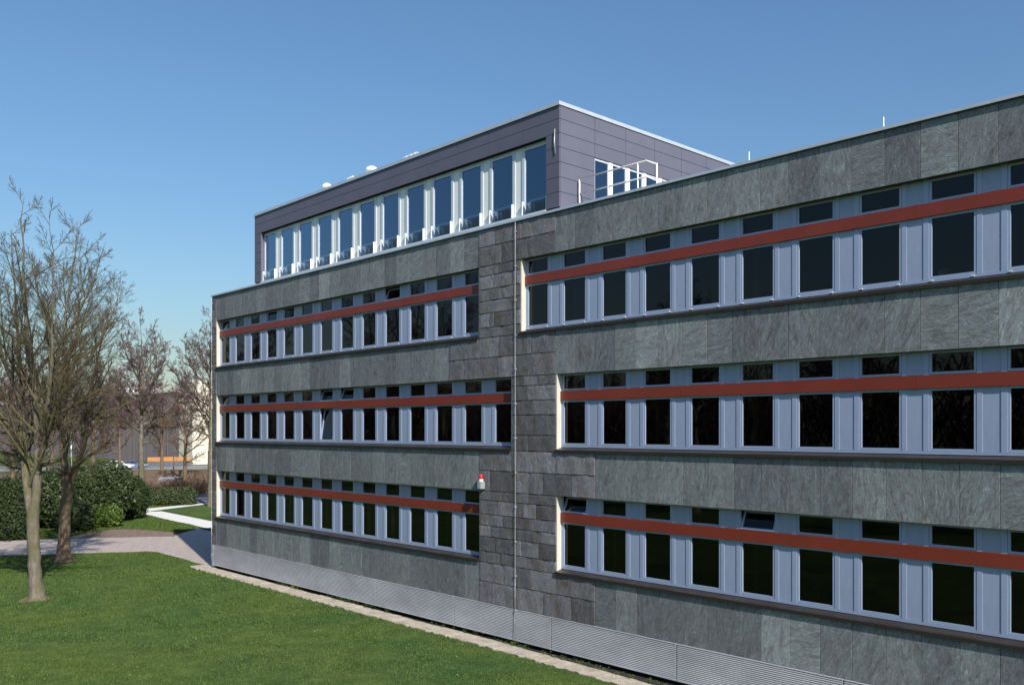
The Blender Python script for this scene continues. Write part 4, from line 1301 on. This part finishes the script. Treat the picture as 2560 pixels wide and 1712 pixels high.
for px_, d, h, lb in ((434, 108, 3.4, 'slim brown post beside the road in front of the orange band'), (521, 97, 4.2, 'slim brown post close to the far corner of the building')):
    e = empty('wooden_post', tuple(gnd(px_, d)), lb, 'post')
    MB().tube([(0, 0, 0), (0, 0, h)], [0.10, 0.08], 8).build('shaft', 'fence_brown', e)
    MB().lathe([(0.12, h), (0.12, h + 0.06), (0.02, h + 0.12)], n=8).build('cap', 'fence_brown', e)
e = empty('lamp_post', tuple(gnd(178, 120)), 'slim white lamp post in front of the dark hall', 'lamp post')
MB().tube([(0, 0, 0), (0, 0, 6.2)], [0.09, 0.055], 8).build('mast', 'white_paint', e)
MB().box(-0.6, 0.05, -0.08, 0.08, 6.2, 6.3).build('lamp_head', 'white_paint', e)

# the dark hall with its cream stair tower
HY = 53.0
HX = -148.0
he = empty('dark_hall', (HX, HY, 0), 'long low grey-violet hall behind the trees with a pale roof edge', 'building')
MB().box(-190, -6.1, 0.1, 45, 0, 14.0).build('wall', 'hall_band', he)
me_hp = MB().box(0.03, 5.97, 0, 0.1, 0, 6.9).mesh('wall_panel', 'hall_cladding')
for i in range(30):
    for zz in (0.0, 7.15):
        put('wall_panel', me_hp, he, (-6.0 * (i + 2) - 0.15, 0, zz))
    if i % 3 == 1:
        MB().box(-6.0 * (i + 1) - 0.5, -6.0 * (i + 1) - 0.3, -0.12, 0.05, 0, 14.0).build('downpipe', 'hall_band', he)
MB().box(-190, -6.11, -0.25, 45.2, 14.05, 14.55).build('roof_edge', 'house_white', he)
te = empty('stair_tower', (HX, HY, 0), 'bright cream stair tower at the end of the dark hall', 'building')
MB().box(-6.0, 0.3, -0.3, 16, 0, 15.6).build('wall', 'cream_render', te)
MB().box(0.31, 2.6, 4.2, 16, 0, 7.6).build('annexe', 'cream_render', te)
MB().box(0.31, 3.2, 2.2, 16.3, 7.6, 8.2).build('recess_box', 'hall_band', te)  # dark box added in place of a shaded recess
MB().box(-6.1, 0.42, -0.42, 16.1, 15.6, 15.85).build('roof_edge', 'house_white', te)
# low wall with orange band in front of the hall
la, lb_ = gnd(368, 158), gnd(476, 163)
e = empty('low_wall', tuple(la), 'long low dark wall topped by an orange timber band before the hall', 'wall', rz=math.atan2((lb_ - la)[1], (lb_ - la)[0]))
L = float(np.linalg.norm(lb_ - la))
MB().box(0, L, 0, 0.3, 0, 0.95).build('base', 'asphalt', e)
for i in range(3):
    MB().box(L * i / 3 + 0.03, L * (i + 1) / 3 - 0.03, -0.05, 0.0, 0.98, 1.75).build('board', 'timber_orange', e)

# parked cars
def car(px_, d, col, lb, rz):
    e = empty('parked_car', tuple(gnd(px_, d)), lb, 'car', 'cars parked beyond the fence', rz)
    body = [(-2.05, 0.32), (2.05, 0.32), (2.12, 0.55), (2.0, 0.78), (1.15, 0.92), (0.45, 1.40), (-1.05, 1.44), (-1.75, 1.02), (-2.08, 0.92)]
    MB().prism(body, -0.83, 0.83).build('body', col, e)
    for s in (-1, 1):
        y0, y1 = (0.831, 0.845) if s > 0 else (-0.845, -0.831)
        MB().prism([(1.0, 0.95), (0.42, 1.33), (-0.25, 1.36), (-0.25, 0.95)], y0, y1).build('side_window', 'dark_glass', e)
        MB().prism([(-0.33, 0.95), (-0.33, 1.36), (-1.02, 1.37), (-1.55, 1.0)], y0, y1).build('side_window', 'dark_glass', e)
        for xx in (-1.3, 1.32):
            w = MB().lathe([(0.20, -0.09), (0.31, -0.09), (0.32, 0.0), (0.31, 0.09), (0.20, 0.09)], n=18).mesh('wheel', 'tyre')
            put('wheel', w, e, (xx, 0.76 * s, 0.32), (math.pi / 2, 0, 0))
    m = MB(); m.v = [(1.14, -0.70, 0.945), (1.14, 0.70, 0.945), (0.50, 0.62, 1.385), (0.50, -0.62, 1.385)]; m.face((0, 1, 2, 3))
    m.build('windscreen', 'dark_glass', e)
    for s in (-1, 1):
        MB().box(2.02, 2.11, s * 0.62 - 0.15, s * 0.62 + 0.15, 0.58, 0.72).build('headlight', 'pale_plastic', e)
car(300, 150, 'car_white', 'white parked car far off in front of the dark hall', 0.9)
car(333, 152, 'car_blue', 'dark blue parked car beside the white one before the hall', 0.9)
car(430, 98.4, 'car_silver', 'silver car half hidden by brushwood at the fence', YAW + 1.45)

# far houses on the skyline
def house(px_, d, w, h, rh, lb, roof='roof_tile', nfl=2, nw=4, z=0.0):
    g = gnd(px_, d)
    e = empty('far_house', (g[0], g[1], 0), lb, 'house', 'far houses on the skyline', YAW * 0.6)
    dp = 5
    MB().box(-w / 2, w / 2, 0, dp, 0, h).build('wall', 'house_white', e)
    MB().prism([(-w / 2 - 0.4, h), (w / 2 + 0.4, h), (w / 2 - 1.2, h + rh), (-w / 2 + 1.2, h + rh)], -0.4, dp + 0.4).build('roof', roof, e)
    for f in range(nfl):
        for k in range(nw):
            cx = -w / 2 + w * (k + 0.5) / nw
            zz = h - 2.6 * (f + 1) + 0.6
            wo2 = MB().box(cx - 0.55, cx + 0.55, -0.06, -0.01, zz, zz + 1.4).build('window', 'pale_plastic', e)
            MB().box(cx - 0.46, cx + 0.46, -0.085, -0.061, zz + 0.09, zz + 1.31).build('pane', 'dark_glass', wo2)
    MB().box(w * 0.2, w * 0.2 + 0.7, dp * 0.4, dp * 0.4 + 0.7, h + rh * 0.6, h + rh + 1.0).build('chimney', 'roof_tile', e)
house(333, 245, 11, 18.4, 0.6, 'white flat-roofed apartment house seen above the hall through the branches', 'concrete', 3, 6)
house(243, 235, 5, 15.6, 2.2, 'house with an orange tiled roof above the hall, left of the white one')
house(112, 240, 5, 15.4, 2.4, 'house with an orange roof above the hall, behind the forked tree')
house(432, 250, 6, 14.9, 2.2, 'house with a red tiled roof just left of the cream tower')

# far wood on the horizon: reads as one mass of twigs
def far_wood(name, base, L, label, seed, tw=0.12):
    r = np.random.default_rng(seed)
    n = len(base)
    D = r.normal(0, 0.35, (n, 3)); D[:, 2] = 1
    P = polyline(base, D, L, 5, 0.18, 0.05, r)
    R = np.full((n, 5), tw) * np.linspace(1, 0.3, 5)
    a = tubes(P, R, 3)
    Q, RR = children(P, R, 6, 0.2, 1.0, 40, 0.4, 0.7, 4, 0.2, 0.05, r, minr=tw * 0.42)
    b = tubes(Q, RR, 3)
    V, q, M = join([(a[0], a[1], 0), (b[0], b[1], 1)])
    o = bpy.data.objects.new(name, mesh_np(name, V, q, ['twig', 'twig_red'], M))
    setup(o, None, label, 'wood', None, 'stuff')
rw = np.random.default_rng(8)
n = 2600
u = rw.uniform(-330, 640, n); d = rw.uniform(280, 420, n)
base = CAM[None, :] + (FWD[None, :] + ((u - 1280) / F_PX)[:, None] * RGT[None, :]) * d[:, None]
base[:, 2] = rw.uniform(3, 9, n)
far_wood('far_wood', base, rw.uniform(9, 17, n) * (0.8 + 0.25 * np.sin(u * 0.03) + 0.15 * np.sin(u * 0.011)), 'distant leafless wood along the horizon behind the houses', 8)
# unseen wood added across the lawn to darken the window reflections
n = 2400
base = np.stack([rw.uniform(-230, 60, n), rw.uniform(-120, -85, n), rw.uniform(-0.5, 7, n)], 1)
far_wood('added_wood', base, rw.uniform(8, 16, n), 'leafless wood added out of view to darken reflections in the office windows', 9, 0.16)


# ================================================================ GRASS AND WEEDS
def grass_patch(name, inside, bounds, n, hgt, seed, label, mat='grass_blade', wide=0.012):
    r = np.random.default_rng(seed)
    x = r.uniform(bounds[0], bounds[1], n); y = r.uniform(bounds[2], bounds[3], n)
    k = inside(x, y)
    x, y = x[k], y[k]
    n = len(x)
    dep = (x - CAM[0]) * FWD[0] + (y - CAM[1]) * FWD[1]
    h = hgt * r.uniform(0.5, 1.3, n) * (0.75 + 0.35 * np.sin(x * 1.3 + 0.8 * np.sin(y * 1.1)) * np.sin(y * 1.7 + x * 0.4))
    a = r.uniform(0, 6.28, n); w = wide * r.uniform(0.6, 1.4, n) * np.clip(dep / 25, 0.7, 2.2)
    lean = r.normal(0, 0.5, (n, 2)) * h[:, None]
    z = np.zeros(n)
    V = np.stack([np.stack([x - np.cos(a) * w, y - np.sin(a) * w, z], 1), np.stack([x + np.cos(a) * w, y + np.sin(a) * w, z], 1), np.stack([x + lean[:, 0], y + lean[:, 1], h], 1)], 1).reshape(-1, 3)
    o = bpy.data.objects.new(name, mesh_np(name, V, np.arange(3 * n).reshape(-1, 3), mat, tris=True))
    return setup(o, None, label, 'grass', None, 'stuff')

lp = np.array([(float(p[0]), float(p[1])) for p in lawn_poly])
def in_lawn(x, y):
    c = np.zeros(len(x), bool)
    j = len(lp) - 1
    for i in range(len(lp)):
        xi, yi = lp[i]; xj, yj = lp[j]
        hit = ((yi > y) != (yj > y)) & (x < (xj - xi) * (y - yi) / (yj - yi + 1e-12) + xi)
        c ^= hit
        j = i
    dep = (x - CAM[0]) * FWD[0] + (y - CAM[1]) * FWD[1]
    lat = (x - CAM[0]) * RGT[0] + (y - CAM[1]) * RGT[1]
    return c & (dep > 14) & (np.abs(lat) < dep * 0.66 + 2)
grass_patch('lawn_grass', in_lawn, (-40, 14, -28, 4.0), 600000, 0.05, 1, 'short mown green grass of the lawn in the foreground')
# a few daisies
rd = np.random.default_rng(4)
def daisies():
    n = 900
    x = rd.uniform(-38, 12, n); y = rd.uniform(-26, -1.5, n)
    k = in_lawn(x, y) & (np.sin(x * 0.7) * np.sin(y * 0.9 + 1) + rd.normal(0, 0.6, n) > 0.35)
    x, y = x[k], y[k]; n = len(x)
    V, Q = [], []
    for i in range(n):
        s = rd.uniform(0.010, 0.019); h = rd.uniform(0.035, 0.06)
        b = len(V)
        for t in range(4):
            V.append((x[i] + s * math.cos(t * 1.571), y[i] + s * math.sin(t * 1.571), h + rd.uniform(-0.008, 0.008)))
        Q.append((b, b + 1, b + 2, b + 3))
    o = bpy.data.objects.new('daisies', mesh_np('daisies', V, Q, 'daisy'))
    setup(o, None, 'tiny white and yellow daisies scattered in the lawn', 'flowers', None, 'stuff')
daisies()
# weeds along the trench
def weeds():
    r = np.random.default_rng(17)
    V, Q = [], []
    for i in range(150):
        x = r.choice([r.uniform(-16.5, -14.5), r.uniform(-13, -8), r.uniform(-6, 6), r.uniform(-2, 6)])
        y = kin(x, 'in') + r.normal(0.02, 0.05)
        for k in range(r.integers(4, 12)):
            a = r.uniform(0, 6.28); s = r.uniform(0.015, 0.038); h = r.uniform(0.02, 0.14)
            c = np.array([x + r.normal(0, 0.045), y + r.normal(0, 0.035), h])
            u = np.array([math.cos(a), math.sin(a), r.uniform(-.3, .5)]) * s; w = np.array([-math.sin(a), math.cos(a), r.uniform(-.3, .5)]) * s * 0.6
            b = len(V)
            V += [tuple(c - u), tuple(c + w), tuple(c + u), tuple(c - w)]
            Q.append((b, b + 1, b + 2, b + 3))
    o = bpy.data.objects.new('weeds', mesh_np('weeds', V, Q, 'bright_leaf'))
    setup(o, None, 'small green weeds sprouting along the edging at the foot of the wall', 'weeds', None, 'stuff')
weeds()
# worn earth round the two near trunks
for q, rad, sd_ in ((q1, 0.62, 71), (q2, 0.75, 72)):
    r_ = np.random.default_rng(sd_)
    ring = [(q[0] + rad * r_.uniform(0.65, 1.25) * math.cos(t), q[1] + rad * r_.uniform(0.65, 1.25) * math.sin(t)) for t in np.linspace(0, 2 * math.pi, 22, endpoint=False)]
    sheet('soil_patch', ring, 0.004, 'soil')
# grass on the verge beyond the path
def outline(name):
    o = bpy.data.objects[name]
    return np.array([(v.co.x + o.location.x, v.co.y + o.location.y) for v in o.data.vertices])
def in_poly(poly, x, y):
    c = np.zeros(len(x), bool)
    j = len(poly) - 1
    for i in range(len(poly)):
        xi, yi = poly[i]; xj, yj = poly[j]
        c ^= ((yi > y) != (yj > y)) & (x < (xj - xi) * (y - yi) / (yj - yi + 1e-12) + xi)
        j = i
    return c
vp = outline('verge')
bare = [outline(n) for n in ('concrete_path', 'concrete_walkway', 'soil_bed', 'path', 'car_park')]
def in_verge(x, y):
    c = in_poly(vp, x, y)
    for p in bare:
        c &= ~in_poly(p, x, y)
    return c
grass_patch('verge_grass', in_verge, (vp[:, 0].min(), vp[:, 0].max(), vp[:, 1].min(), vp[:, 1].max()), 260000, 0.07, 2, 'short green grass of the verge between path and evergreen shrubs', wide=0.016)
